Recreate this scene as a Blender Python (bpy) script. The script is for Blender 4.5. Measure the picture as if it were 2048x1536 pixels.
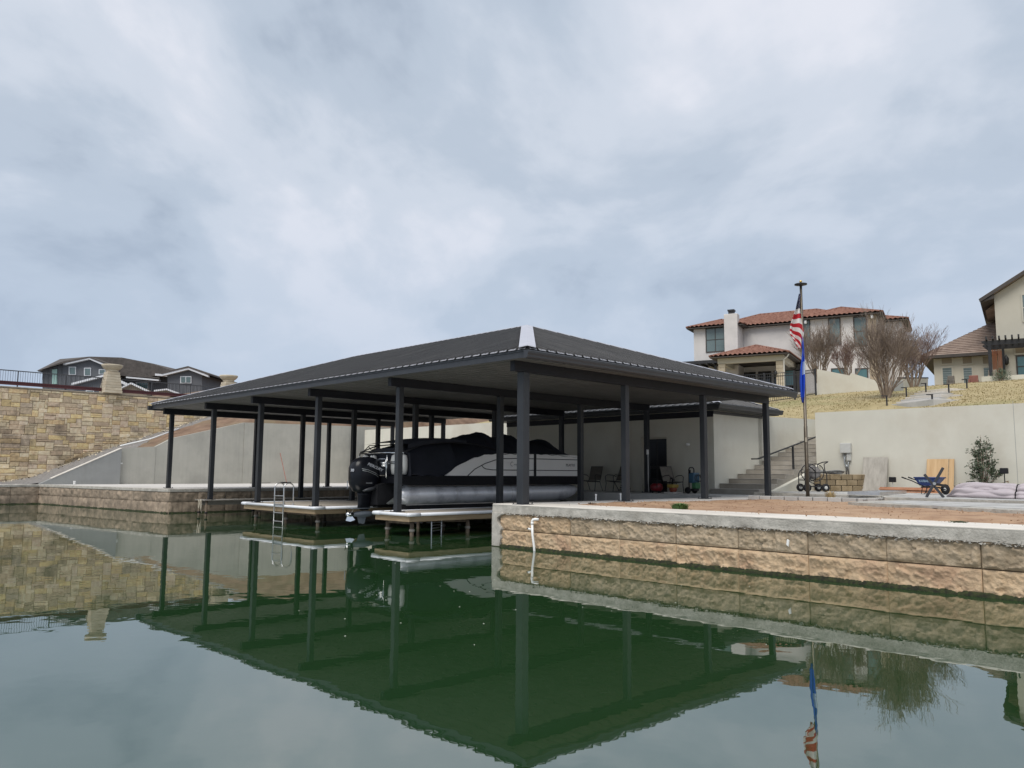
import bpy, math, random
import numpy as np
from mathutils import Vector, Matrix, noise
R = math.radians
random.seed(7)
for o in list(bpy.data.objects): bpy.data.objects.remove(o, do_unlink=True)
SC = bpy.context.scene
COL = SC.collection

# ------------------------------------------------------------------ camera
CAMH = 1.7
FPX = 1594.0
PITCH, ROLL = R(6.338), R(0.406)
_F = Vector((0, math.cos(PITCH), math.sin(PITCH)))
_U0 = Vector((0, -math.sin(PITCH), math.cos(PITCH)))
_RX = Vector((1, 0, 0)) * math.cos(ROLL) + _U0 * math.sin(ROLL)
_UP = _U0 * math.cos(ROLL) - Vector((1, 0, 0)) * math.sin(ROLL)
cam_data = bpy.data.cameras.new('camera')
cam_data.sensor_fit = 'HORIZONTAL'
cam_data.sensor_width = 36.0
cam_data.lens = 36.0 * FPX / 2048.0
cam_data.clip_start = 0.05
cam_data.clip_end = 8000
cam = bpy.data.objects.new('camera', cam_data)
COL.objects.link(cam)
cam.matrix_world = Matrix(((_RX.x, _UP.x, -_F.x, 0), (_RX.y, _UP.y, -_F.y, 0), (_RX.z, _UP.z, -_F.z, CAMH), (0, 0, 0, 1)))
SC.camera = cam
SC.render.resolution_x, SC.render.resolution_y = 1024, 768

# ------------------------------------------------------------------ world, sun, exposure
SUN_EL, SUN_AZ = R(58), R(205)      # azimuth measured clockwise from +Y (the sun stands behind the camera)
w = bpy.data.worlds.new('World'); SC.world = w; w.use_nodes = True
nt = w.node_tree; nt.nodes.clear()
def N(t, **k):
    n = nt.nodes.new(t)
    for a, b in k.items(): setattr(n, a, b)
    return n
L = nt.links.new
out = N('ShaderNodeOutputWorld'); bg = N('ShaderNodeBackground')
sky = N('ShaderNodeTexSky', sky_type='NISHITA', sun_disc=False)
sky.sun_elevation = SUN_EL; sky.sun_rotation = SUN_AZ; sky.air_density = 1.3; sky.dust_density = 3.0
skyv = N('ShaderNodeVectorMath', operation='SCALE'); skyv.inputs[3].default_value = 0.045
L(sky.outputs[0], skyv.inputs[0])
tc = N('ShaderNodeTexCoord'); sep = N('ShaderNodeSeparateXYZ'); L(tc.outputs['Generated'], sep.inputs[0])
# clouds lie on a flat deck overhead: project the direction on it
den = N('ShaderNodeMath', operation='ADD'); den.inputs[1].default_value = 0.38
ab = N('ShaderNodeMath', operation='ABSOLUTE'); L(sep.outputs[2], ab.inputs[0]); L(ab.outputs[0], den.inputs[0])
dx = N('ShaderNodeMath', operation='DIVIDE'); L(sep.outputs[0], dx.inputs[0]); L(den.outputs[0], dx.inputs[1])
dy = N('ShaderNodeMath', operation='DIVIDE'); L(sep.outputs[1], dy.inputs[0]); L(den.outputs[0], dy.inputs[1])
cv = N('ShaderNodeCombineXYZ'); L(dx.outputs[0], cv.inputs[0]); L(dy.outputs[0], cv.inputs[1])
cm = N('ShaderNodeMapping'); cm.inputs['Location'].default_value = (3.1, 1.7, 0.0); cm.inputs['Rotation'].default_value = (0, 0, R(20)); cm.inputs['Scale'].default_value = (1.0, 0.8, 1)
L(cv.outputs[0], cm.inputs[0])
n1 = N('ShaderNodeTexNoise'); n1.inputs['Scale'].default_value = 1.5; n1.inputs['Detail'].default_value = 7; n1.inputs['Roughness'].default_value = 0.55; n1.inputs['Distortion'].default_value = 0.35
n2 = N('ShaderNodeTexNoise'); n2.inputs['Scale'].default_value = 4.2; n2.inputs['Detail'].default_value = 6; n2.inputs['Roughness'].default_value = 0.5; n2.inputs['Distortion'].default_value = 0.3
L(cm.outputs[0], n1.inputs['Vector']); L(cm.outputs[0], n2.inputs['Vector'])
mx = N('ShaderNodeMath', operation='MULTIPLY_ADD'); mx.inputs[1].default_value = 0.42
L(n2.outputs[0], mx.inputs[0]); L(n1.outputs[0], mx.inputs[2])
cr = N('ShaderNodeValToRGB'); cr.color_ramp.interpolation = 'EASE'
el = cr.color_ramp.elements
el[0].position = 0.54; el[0].color = (0.35, 0.415, 0.515, 1)
el[1].position = 0.87; el[1].color = (0.735, 0.76, 0.835, 1)
e = el.new(0.65); e.color = (0.48, 0.55, 0.65, 1)
e = el.new(0.755); e.color = (0.60, 0.655, 0.745, 1)
L(mx.outputs[0], cr.inputs[0])
# thin blue-grey layer of air low over the horizon
hz = N('ShaderNodeMapRange'); hz.inputs[1].default_value = 0.02; hz.inputs[2].default_value = 0.42; hz.inputs[3].default_value = 0.8; hz.inputs[4].default_value = 0.0
hz.interpolation_type = 'SMOOTHSTEP'
L(ab.outputs[0], hz.inputs[0])
hm = N('ShaderNodeMix', data_type='RGBA'); hm.inputs[7].default_value = (0.46, 0.555, 0.70, 1)
L(hz.outputs[0], hm.inputs[0]); L(cr.outputs[0], hm.inputs[6])
fm = N('ShaderNodeMix', data_type='RGBA'); fm.inputs[0].default_value = 0.93
L(skyv.outputs[0], fm.inputs[6]); L(hm.outputs[2], fm.inputs[7])
L(fm.outputs[2], bg.inputs[0]); bg.inputs[1].default_value = 0.61
L(bg.outputs[0], out.inputs[0])
sd = bpy.data.lights.new('sun', 'SUN'); sd.energy = 1.5; sd.angle = R(40); sd.color = (1.0, 0.955, 0.89)
so = bpy.data.objects.new('sun', sd); COL.objects.link(so)
sv = Vector((math.sin(SUN_AZ) * math.cos(SUN_EL), math.cos(SUN_AZ) * math.cos(SUN_EL), math.sin(SUN_EL)))
so.rotation_euler = (-sv).to_track_quat('-Z', 'Y').to_euler(); so.location = sv * 60
vs = SC.view_settings; vs.view_transform = 'Standard'; vs.look = 'None'; vs.gamma = 1.0; vs.exposure = 0.88; vs.use_curve_mapping = False

# ------------------------------------------------------------------ frames and helpers
ANG = R(44.0)
UX, UY = math.cos(ANG), math.sin(ANG)
CX, CY = 0.335, 17.5
def W(u, v, z=0.0): return Vector((CX + u * UX - v * UY, CY + u * UY + v * UX, z))
def ray(px, py): return _F + _RX * ((px - 1024) / FPX) - _UP * ((py - 768) / FPX)
def at(px, py, Y):
    d = ray(px, py); return Vector((0, 0, CAMH)) + d * (Y / d.y)
def link(o, parent=None):
    COL.objects.link(o)
    if parent is not None: o.parent = parent
    return o
def tag(o, label=None, cat=None, group=None, kind=None):
    if label: o['label'] = label
    if cat: o['category'] = cat
    if group: o['group'] = group
    if kind: o['kind'] = kind
    return o
def E(name, label, cat, loc, rz=0.0, group=None):
    o = bpy.data.objects.new(name, None); o.empty_display_size = 0.2
    o.location = loc; o.rotation_euler = (0, 0, rz); link(o)
    return tag(o, label, cat, group)
def KM(u, v): return .96*u - .496, .96*v - .494      # survey correction for the yard right of the slips
def WK(u, v, z=0.0):
    a, b = KM(u, v); return W(a, b, z)
def EK(name, label, cat, u, v, z, rz=0.0, group=None): return E(name, label, cat, WK(u, v, z), ANG + rz, group)
def EU(name, label, cat, u, v, z, rz=0.0, group=None): return E(name, label, cat, W(u, v, z), ANG + rz, group)

class MB:
    def __init__(s): s.v = []; s.f = []; s.uv = None
    def add(s, vs, fs):
        b = len(s.v); s.v += [tuple(p) for p in vs]; s.f += [tuple(i + b for i in f) for f in fs]; return s
    def box(s, x0, x1, y0, y1, z0, z1, M=None):
        p = [Vector(q) for q in ((x0,y0,z0),(x1,y0,z0),(x1,y1,z0),(x0,y1,z0),(x0,y0,z1),(x1,y0,z1),(x1,y1,z1),(x0,y1,z1))]
        if M is not None: p = [M @ q for q in p]
        return s.add(p, [(0,3,2,1),(4,5,6,7),(0,1,5,4),(1,2,6,5),(2,3,7,6),(3,0,4,7)])
    def bar(s, a, b, wd, ht, up=(0,0,1)):
        a, b = Vector(a), Vector(b); d = (b - a); l = d.length; d.normalize()
        sx = d.cross(Vector(up)); sx.normalize(); sz = sx.cross(d)
        M = Matrix(((sx.x, d.x, sz.x, a.x), (sx.y, d.y, sz.y, a.y), (sx.z, d.z, sz.z, a.z), (0,0,0,1)))
        return s.box(-wd/2, wd/2, 0, l, -ht/2, ht/2, M)
    def prism(s, pts, off):
        n = len(pts); off = Vector(off); a = [Vector(p) for p in pts]; b = [p + off for p in a]
        fs = [tuple(range(n-1, -1, -1)), tuple(range(n, 2*n))] + [(i, (i+1) % n, n + (i+1) % n, n + i) for i in range(n)]
        return s.add(a + b, fs)
    def tube(s, path, r, n=8, caps=True, closed=False):
        P = [Vector(p) for p in path]; m = len(P)
        rr = r if isinstance(r, (list, tuple)) else [r] * m
        ref = None; rings = []
        for i, p in enumerate(P):
            if closed: d = P[(i+1) % m] - P[i-1]
            else: d = P[min(i+1, m-1)] - P[max(i-1, 0)]
            if d.length < 1e-9: d = Vector((0,0,1))
            d.normalize()
            if ref is None:
                ref = Vector((0,0,1)) if abs(d.z) < 0.9 else Vector((1,0,0))
            x = d.cross(ref)
            if x.length < 1e-5: x = d.cross(Vector((0.3,1,0.2)))
            x.normalize(); y = x.cross(d); y.normalize(); ref = y if abs(d.dot(y)) < .9 else ref
            rings.append([p + x * (rr[i] * math.cos(2*math.pi*k/n)) + y * (rr[i] * math.sin(2*math.pi*k/n)) for k in range(n)])
        vs = [q for rg in rings for q in rg]; fs = []
        for i in range(m if closed else m - 1):
            j = (i + 1) % m
            for k in range(n):
                k2 = (k + 1) % n; fs.append((i*n + k, i*n + k2, j*n + k2, j*n + k))
        if caps and not closed: fs += [tuple(range(n-1, -1, -1)), tuple((m-1)*n + k for k in range(n))]
        return s.add(vs, fs)
    def lathe(s, prof, c=(0,0,0), n=20, axis='Z', M=None):
        c = Vector(c); vs = []; fs = []; m = len(prof)
        for (r, h) in prof:
            for k in range(n):
                a = 2*math.pi*k/n; x, y = r*math.cos(a), r*math.sin(a)
                p = Vector((x, y, h)) if axis == 'Z' else (Vector((h, x, y)) if axis == 'X' else Vector((y, h, x)))
                vs.append((M @ p if M is not None else p) + c)
        for i in range(m-1):
            for k in range(n):
                k2 = (k+1) % n; fs.append((i*n+k, i*n+k2, (i+1)*n+k2, (i+1)*n+k))
        fs += [tuple(range(n-1,-1,-1)), tuple((m-1)*n + k for k in range(n))]
        return s.add(vs, fs)
    def grid(s, fn, nu, nv, flip=False):
        vs = [fn(i / nu, j / nv) for j in range(nv + 1) for i in range(nu + 1)]
        fs = []
        for j in range(nv):
            for i in range(nu):
                q = (j*(nu+1)+i, j*(nu+1)+i+1, (j+1)*(nu+1)+i+1, (j+1)*(nu+1)+i)
                fs.append(q[::-1] if flip else q)
        return s.add(vs, fs)
    def mesh(s, name, mat=None, smooth=False):
        me = bpy.data.meshes.new(name); me.from_pydata(s.v, [], s.f); me.update()
        if mat: me.materials.append(mat)
        if smooth: me.polygons.foreach_set('use_smooth', [True] * len(me.polygons))
        return me
    def build(s, name, mat, parent=None, smooth=False, bevel=0.0, label=None, fix=False):
        me = s.mesh(name, mat, smooth)
        if fix:
            import bmesh
            bm = bmesh.new(); bm.from_mesh(me); bmesh.ops.recalc_face_normals(bm, faces=bm.faces); bm.to_mesh(me); bm.free()
        o = bpy.data.objects.new(name, me); link(o, parent)
        if bevel:
            md = o.modifiers.new('bevel', 'BEVEL'); md.width = bevel; md.segments = 2; md.limit_method = 'ANGLE'; md.harden_normals = False
        if label: o['label'] = label
        return o
def copy_tree(o, parent=None):
    c = o.copy(); COL.objects.link(c)
    if parent is not None: c.parent = parent
    for ch in list(o.children): copy_tree(ch, c)
    return c
def inst(name, me, parent, loc=(0,0,0), rot=(0,0,0), scale=(1,1,1)):
    o = bpy.data.objects.new(name, me); link(o, parent); o.location = loc; o.rotation_euler = rot; o.scale = scale; return o
def text_part(name, body, size, mat, parent, M, shear=0.0, depth=0.004, sx=1.0):
    cu = bpy.data.curves.new(name, 'FONT'); cu.body = body; cu.size = size; cu.extrude = depth; cu.shear = shear; cu.align_x = 'CENTER'; cu.align_y = 'CENTER'; cu.resolution_u = 2
    to = bpy.data.objects.new(name + '_tmp', cu); COL.objects.link(to)
    dg = bpy.context.evaluated_depsgraph_get(); me = bpy.data.meshes.new_from_object(to.evaluated_get(dg))
    bpy.data.objects.remove(to, do_unlink=True); bpy.data.curves.remove(cu)
    me.materials.clear(); me.materials.append(mat)
    o = bpy.data.objects.new(name, me); link(o, parent); o.matrix_local = M @ Matrix.Diagonal((sx, 1, 1, 1)); return o
def fbm(p, oct=4, sc=1.0): return noise.fractal(Vector(p) * sc, 0.9, 2.1, oct)
def smooth(a, b, x):
    t = max(0.0, min(1.0, (x - a) / (b - a))); return t*t*(3-2*t)
def lerp_tab(tab, x):
    if x <= tab[0][0]: return tab[0][1]
    for (a, p), (b, q) in zip(tab, tab[1:]):
        if x <= b: return p + (q - p) * (x - a) / (b - a)
    return tab[-1][1]

# ------------------------------------------------------------------ materials
MATS = {}
def mat(name, c1, c2=None, sc=4.0, rough=0.7, metal=0.0, bump=0.0, bsc=30.0, rnd=0.0, c3=None, sc3=0.6, spec=0.5, stretch=(1,1,1), lo=0.35, hi=0.65, detail=5, streak=0.0):
    """two-tone noise colour, optional third broad stain tone, per-object value variation, fine relief"""
    m = bpy.data.materials.new(name); m.use_nodes = True; MATS[name] = m
    t = m.node_tree; b = t.nodes['Principled BSDF']; lk = t.links.new
    b.inputs['Roughness'].default_value = rough; b.inputs['Metallic'].default_value = metal; b.inputs['Specular IOR Level'].default_value = spec
    tcn = t.nodes.new('ShaderNodeTexCoord'); mp = t.nodes.new('ShaderNodeMapping'); mp.inputs['Scale'].default_value = stretch
    lk(tcn.outputs['Object'], mp.inputs[0])
    oi = t.nodes.new('ShaderNodeObjectInfo')
    addv = t.nodes.new('ShaderNodeVectorMath'); addv.operation = 'ADD'
    rs = t.nodes.new('ShaderNodeMath'); rs.operation = 'MULTIPLY'; rs.inputs[1].default_value = 37.0 if rnd else 0.0
    lk(oi.outputs['Random'], rs.inputs[0]); lk(mp.outputs[0], addv.inputs[0]); lk(rs.outputs[0], addv.inputs[1])
    vec = addv.outputs[0]
    def noi(s, d=detail, r=0.6):
        n = t.nodes.new('ShaderNodeTexNoise'); n.inputs['Scale'].default_value = s; n.inputs['Detail'].default_value = d; n.inputs['Roughness'].default_value = r; lk(vec, n.inputs['Vector']); return n
    def ramp(src, a, bb):
        n = t.nodes.new('ShaderNodeMapRange'); n.inputs[1].default_value = a; n.inputs[2].default_value = bb; lk(src, n.inputs[0]); return n.outputs[0]
    def mixc(f, a, bb, mode='MIX'):
        n = t.nodes.new('ShaderNodeMix'); n.data_type = 'RGBA'; n.blend_type = mode
        for i, x in ((0, f), (6, a), (7, bb)):
            if hasattr(x, 'is_linked'): lk(x, n.inputs[i])
            else: n.inputs[i].default_value = x if i == 0 else (*x[:3], 1)
        return n.outputs[2]
    col = None
    if c2 is not None: col = mixc(ramp(noi(sc).outputs[0], lo, hi), c1, c2)
    if c3 is not None: col = mixc(ramp(noi(sc3, 6).outputs[0], 0.5, 0.72), col if col is not None else c1, c3)
    if streak:
        mp2 = t.nodes.new('ShaderNodeMapping'); mp2.inputs['Scale'].default_value = (5, 5, 0.35); lk(tcn.outputs['Object'], mp2.inputs[0])
        ns = t.nodes.new('ShaderNodeTexNoise'); ns.inputs['Scale'].default_value = 1.6; ns.inputs['Detail'].default_value = 4; lk(mp2.outputs[0], ns.inputs['Vector'])
        f = ramp(ns.outputs[0], 0.5, 0.75); mm = t.nodes.new('ShaderNodeMath'); mm.operation = 'MULTIPLY'; mm.inputs[1].default_value = streak; lk(f, mm.inputs[0])
        col = mixc(mm.outputs[0], col if col is not None else c1, tuple(x * 0.45 for x in c1))
    if rnd:
        g = t.nodes.new('ShaderNodeMapRange'); g.inputs[3].default_value = 1 - rnd; g.inputs[4].default_value = 1 + rnd; lk(oi.outputs['Random'], g.inputs[0])
        cc = t.nodes.new('ShaderNodeCombineColor'); [lk(g.outputs[0], cc.inputs[i]) for i in range(3)]
        col = mixc(1.0, col if col is not None else c1, cc.outputs[0], 'MULTIPLY')
    if col is not None: lk(col, b.inputs['Base Color'])
    else: b.inputs['Base Color'].default_value = (*c1, 1)
    if bump:
        bn = t.nodes.new('ShaderNodeBump'); bn.inputs['Strength'].default_value = bump; bn.inputs['Distance'].default_value = 0.02
        lk(noi(bsc, 4).outputs[0], bn.inputs['Height']); lk(bn.outputs[0], b.inputs['Normal'])
    return m
M_char = mat('charcoal_paint', (0.032,0.035,0.041), (0.040,0.042,0.048), 3, 0.42, spec=0.5, bump=0.04, bsc=60)
M_post = mat('post_paint', (0.030,0.033,0.038), (0.038,0.041,0.046), 2, 0.45, spec=0.35, c3=(0.025,0.027,0.032), bump=0.03, bsc=40)
M_beam = mat('beam_paint', (0.014,0.015,0.020), (0.018,0.019,0.025), 2, 0.5, spec=0.3)
M_roof = mat('roof_metal', (0.052,0.050,0.050), (0.068,0.066,0.064), 1.2, 0.48, c3=(0.080,0.076,0.073), rnd=0.14, bump=0.03, bsc=25)
M_trim = mat('trim_sky_sheen', (0.46,0.46,0.51), (0.52,0.52,0.57), 3, 0.4, metal=0.15)  # roof caps: sky sheen at grazing angle is put into this lighter colour
M_eave = mat('eave_glint_paint', (0.30,0.30,0.33), (0.36,0.36,0.39), 3, 0.4)  # pale tone paints the sky glint on the roof pans at the eave
M_soff = mat('soffit', (0.115,0.112,0.105), (0.145,0.14,0.132), 1.5, 0.7, bump=0.05, bsc=15)
M_stucco = mat('stucco', (0.58,0.56,0.48), (0.64,0.62,0.535), 0.7, 0.9, c3=(0.53,0.49,0.405), sc3=0.4, bump=0.22, bsc=90, lo=.3, hi=.7)
M_stucco2 = mat('stucco_house', (0.50,0.47,0.39), (0.55,0.52,0.44), 0.6, 0.9, bump=0.2, bsc=60)
M_white = mat('white_stucco', (0.62,0.595,0.57), (0.68,0.65,0.625), 0.5, 0.9, c3=(0.56,0.54,0.52), bump=0.2, bsc=50)
M_conc = mat('concrete_wall', (0.39,0.38,0.335), (0.45,0.435,0.385), 0.6, 0.9, c3=(0.335,0.325,0.29), sc3=0.5, bump=0.25, bsc=40, streak=0.14)
M_concd = mat('concrete_dark', (0.27,0.275,0.27), (0.31,0.315,0.305), 0.7, 0.9, c3=(0.23,0.23,0.22), bump=0.2, bsc=40, streak=0.06)
M_slab = mat('concrete_slab', (0.54,0.51,0.475), (0.61,0.58,0.54), 1.2, 0.85, c3=(0.46,0.43,0.40), sc3=0.4, bump=0.15, bsc=60)
M_cope = mat('coping_concrete', (0.36,0.34,0.30), (0.50,0.475,0.425), 7, 0.9, c3=(0.29,0.27,0.235), sc3=1.6, bump=0.9, bsc=30, detail=9)
M_copetop = mat('coping_top', (0.64,0.595,0.53), (0.71,0.665,0.60), 2.0, 0.85, c3=(0.56,0.51,0.445), bump=0.2, bsc=50)
M_paver = mat('grey_pavers', (0.40,0.395,0.38), (0.50,0.49,0.47), 1.5, 0.85, c3=(0.33,0.32,0.31), sc3=0.5, bump=0.2, bsc=50, rnd=0.05)
M_dirt = mat('red_dirt', (0.27,0.16,0.095), (0.42,0.27,0.165), 2.6, 0.95, c3=(0.48,0.335,0.22), sc3=0.35, bump=0.8, bsc=22, detail=8)
M_dirt2 = mat('red_clay', (0.14,0.085,0.055), (0.25,0.165,0.11), 1.4, 0.95, c3=(0.20,0.165,0.10), sc3=0.3, bump=0.8, bsc=10, detail=8)
M_grav = mat('grey_gravel', (0.16,0.15,0.145), (0.27,0.255,0.24), 6, 0.95, bump=0.9, bsc=25)
M_block_u = mat('rockface_block_grey', (0.36,0.28,0.185), (0.48,0.385,0.275), 5.0, 0.95, c3=(0.29,0.225,0.15), sc3=1.4, bump=1.0, bsc=22, rnd=0.07, detail=8, streak=0.35)
M_block_l = mat('rockface_block_tan', (0.44,0.315,0.195), (0.56,0.42,0.275), 5.0, 0.95, c3=(0.42,0.275,0.18), sc3=1.4, bump=1.0, bsc=22, rnd=0.06, detail=8, streak=0.18)
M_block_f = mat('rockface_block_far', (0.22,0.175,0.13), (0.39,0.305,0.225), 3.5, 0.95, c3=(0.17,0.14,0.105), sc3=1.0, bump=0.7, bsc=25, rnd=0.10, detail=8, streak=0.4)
M_joint = mat('joint_mortar', (0.15,0.11,0.07), (0.22,0.17,0.11), 4, 0.95)
M_moss = mat('moss', (0.012,0.014,0.006), (0.034,0.045,0.012), 14, 0.95, bump=1.0, bsc=60, lo=.4, hi=.62)
M_woodt = mat('treated_lumber', (0.30,0.215,0.125), (0.40,0.30,0.185), 3, 0.8, stretch=(0.6,0.6,6), bump=0.2, bsc=20, rnd=0.08)
M_woodg = mat('weathered_wood', (0.21,0.195,0.175), (0.31,0.285,0.25), 3, 0.85, stretch=(0.7,4,4), bump=0.3, bsc=20, rnd=0.08)
M_deck = mat('deck_boards', (0.40,0.35,0.29), (0.49,0.44,0.37), 3, 0.8, bump=0.15, bsc=25)
M_bump = mat('vinyl_bumper', (0.74,0.76,0.80), (0.80,0.82,0.85), 3, 0.45)
M_pvc = mat('white_pvc', (0.78,0.78,0.76), (0.84,0.84,0.82), 5, 0.4)
M_alu = mat('aluminium', (0.60,0.60,0.60), (0.70,0.70,0.70), 4, 0.34, metal=0.9)
M_tubeal = mat('pontoon_aluminium', (0.72,0.725,0.76), (0.82,0.825,0.86), 0.8, 0.4, metal=0.35, stretch=(2,2,2), c3=(0.38,0.385,0.42), sc3=0.7)
M_black = mat('black_plastic', (0.006,0.0065,0.010), (0.009,0.010,0.014), 3, 0.28, spec=0.3)
M_blackm = mat('matte_black', (0.010,0.010,0.012), (0.016,0.016,0.018), 3, 0.6, spec=0.3)
M_hull = mat('black_hull_band', (0.005,0.0055,0.008), (0.007,0.0075,0.011), 3, 0.5, spec=0.2)
M_canvas = mat('navy_black_canvas', (0.008,0.010,0.017), (0.014,0.016,0.026), 3, 0.78, bump=0.3, bsc=8)
M_boatw = mat('boat_panel', (0.82,0.80,0.77), (0.86,0.84,0.81), 1, 0.35)
M_chrome = mat('chrome', (0.75,0.76,0.77), None, rough=0.15, metal=1.0)
M_seat = mat('vinyl_cushion', (0.50,0.50,0.48), (0.58,0.58,0.56), 3, 0.5)
M_stain = mat('stainless', (0.55,0.56,0.57), None, rough=0.25, metal=0.95)
M_dkglass = mat('dark_glass', (0.010,0.014,0.018), None, rough=0.06, spec=0.6)
M_glass = mat('window_glass', (0.10,0.145,0.145), (0.15,0.20,0.20), 0.6, 0.08, spec=0.7)
M_teal = mat('teal_glass', (0.05,0.125,0.14), (0.09,0.19,0.20), 0.8, 0.08, spec=0.7)
M_shut = mat('shutter_slats', (0.17,0.21,0.21), (0.22,0.26,0.26), 2, 0.5)
M_tile = mat('clay_tile', (0.17,0.075,0.052), (0.32,0.165,0.12), 3.2, 0.85, c3=(0.23,0.115,0.085), sc3=0.8, detail=8, bump=0.3, bsc=12)
M_tile2 = mat('brown_tile', (0.20,0.145,0.115), (0.30,0.225,0.18), 2.2, 0.9, c3=(0.16,0.12,0.10), detail=8, bump=0.3, bsc=12)
M_tile2d = mat('brown_trim', (0.05,0.042,0.038), (0.07,0.06,0.052), 2, 0.7)
M_dshing = mat('dark_shingle', (0.075,0.066,0.06), (0.115,0.10,0.092), 3, 0.95, bump=0.4, bsc=20)
M_dsid = mat('slate_siding', (0.115,0.121,0.134), (0.132,0.138,0.150), 1, 0.8)
M_tan = mat('tan_board', (0.27,0.225,0.165), (0.32,0.27,0.20), 1, 0.8)
M_trimw = mat('white_trim', (0.66,0.67,0.70), (0.72,0.73,0.75), 2, 0.6)
M_lime = mat('limestone', (0.50,0.43,0.32), (0.60,0.53,0.41), 3, 0.95, c3=(0.43,0.35,0.25), bump=0.5, bsc=20, rnd=0.1)
M_maroon = mat('maroon_steel', (0.075,0.016,0.018), (0.095,0.022,0.024), 2, 0.5)
M_iron = mat('black_iron', (0.018,0.018,0.020), (0.026,0.026,0.028), 4, 0.5)
M_rail = mat('bridge_railing', (0.055,0.055,0.060), (0.07,0.07,0.075), 3, 0.6)
M_bark = mat('crepe_myrtle_bark', (0.22,0.165,0.125), (0.33,0.26,0.205), 4, 0.9, bump=0.3, bsc=30)
M_twig = mat('bare_twigs', (0.15,0.10,0.088), (0.24,0.165,0.145), 3, 0.9)
M_twigy = mat('seedy_twigs', (0.17,0.13,0.105), (0.27,0.215,0.175), 3, 0.9)
M_leafd = mat('shrub_leaf', (0.05,0.075,0.04), (0.10,0.135,0.075), 3, 0.7, rnd=0.1)
M_weed = mat('weed_leaf', (0.05,0.11,0.025), (0.09,0.17,0.04), 5, 0.7)
M_straw = mat('straw_grass', (0.42,0.30,0.14), (0.55,0.42,0.22), 5, 0.9)
M_brass = mat('bronze_pole', (0.12,0.098,0.075), (0.17,0.14,0.105), 3, 0.35, metal=0.6)
M_gold = mat('gold_ball', (0.75,0.52,0.14), None, rough=0.25, metal=1.0)
M_ply1 = mat('weathered_plywood', (0.33,0.305,0.265), (0.45,0.42,0.37), 3.5, 0.9, stretch=(1,2.5,0.8), bump=0.2, bsc=20, detail=8)
M_ply2 = mat('fresh_plywood', (0.50,0.32,0.16), (0.62,0.43,0.24), 2.0, 0.85, stretch=(1,5,0.5), detail=8)
M_blue = mat('barrow_blue', (0.012,0.035,0.15), (0.018,0.05,0.19), 2, 0.35)
M_tarp = mat('lilac_tarp', (0.40,0.355,0.375), (0.47,0.42,0.435), 2, 0.8, bump=0.4, bsc=6)
M_red = mat('red_enamel', (0.17,0.010,0.016), (0.22,0.014,0.02), 3, 0.35)
M_yel = mat('yellow_plastic', (0.33,0.23,0.05), (0.40,0.28,0.06), 3, 0.5)
M_orange = mat('orange_red_plastic', (0.25,0.055,0.025), None, rough=0.5)
M_bluep = mat('blue_plastic', (0.02,0.075,0.13), (0.028,0.095,0.16), 3, 0.4)
M_green = mat('green_plastic', (0.03,0.12,0.05), (0.04,0.16,0.065), 3, 0.45)
M_sling = mat('sling_fabric', (0.14,0.125,0.105), (0.18,0.16,0.135), 6, 0.8)
M_grey = mat('grey_enamel', (0.50,0.50,0.47), (0.55,0.55,0.52), 3, 0.5)
M_galv = mat('galvanised_conduit', (0.32,0.34,0.35), (0.40,0.42,0.43), 5, 0.45, metal=0.5)
M_plant = mat('planter_stone', (0.20,0.15,0.085), (0.31,0.24,0.15), 4, 0.95, c3=(0.19,0.15,0.095), bump=0.5, bsc=25, rnd=0.13)
M_copper = mat('red_lumber', (0.42,0.19,0.10), (0.52,0.27,0.16), 3, 0.8)
M_cedar = mat('cedar_shutter', (0.20,0.068,0.028), (0.26,0.095,0.042), 3, 0.75, stretch=(3,3,0.4))
M_rope = mat('rope', (0.42,0.37,0.29), (0.50,0.45,0.36), 20, 0.9)
M_lett = mat('lettering_silver', (0.55,0.57,0.62), None, rough=0.4)
M_lettd = mat('lettering_dark', (0.10,0.10,0.11), None, rough=0.4)
M_lettb = mat('lettering_pale_blue', (0.45,0.62,0.70), None, rough=0.5)
M_door = mat('black_door', (0.010,0.010,0.012), (0.014,0.014,0.016), 2, 0.4)
M_stair = mat('stair_concrete', (0.30,0.275,0.235), (0.38,0.35,0.305), 2, 0.9, c3=(0.25,0.225,0.19), bump=0.3, bsc=40, rnd=0.06)
M_rust = mat('corroded_pile', (0.10,0.075,0.055), (0.20,0.155,0.11), 6, 0.85, bump=0.4, bsc=30)
M_debris = mat('floating_seed', (0.22,0.24,0.19), (0.34,0.36,0.30), 5, 0.8)
M_hill = mat('far_ground', (0.10,0.10,0.06), (0.15,0.14,0.08), 0.05, 0.95)
def lawn_mat():
    m = mat('dormant_lawn', (0.32,0.255,0.125), (0.42,0.34,0.185), 1.3, 0.95, c3=(0.25,0.235,0.10), sc3=0.3, bump=1.0, bsc=14, detail=9)
    return m
M_lawn = lawn_mat()
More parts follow.
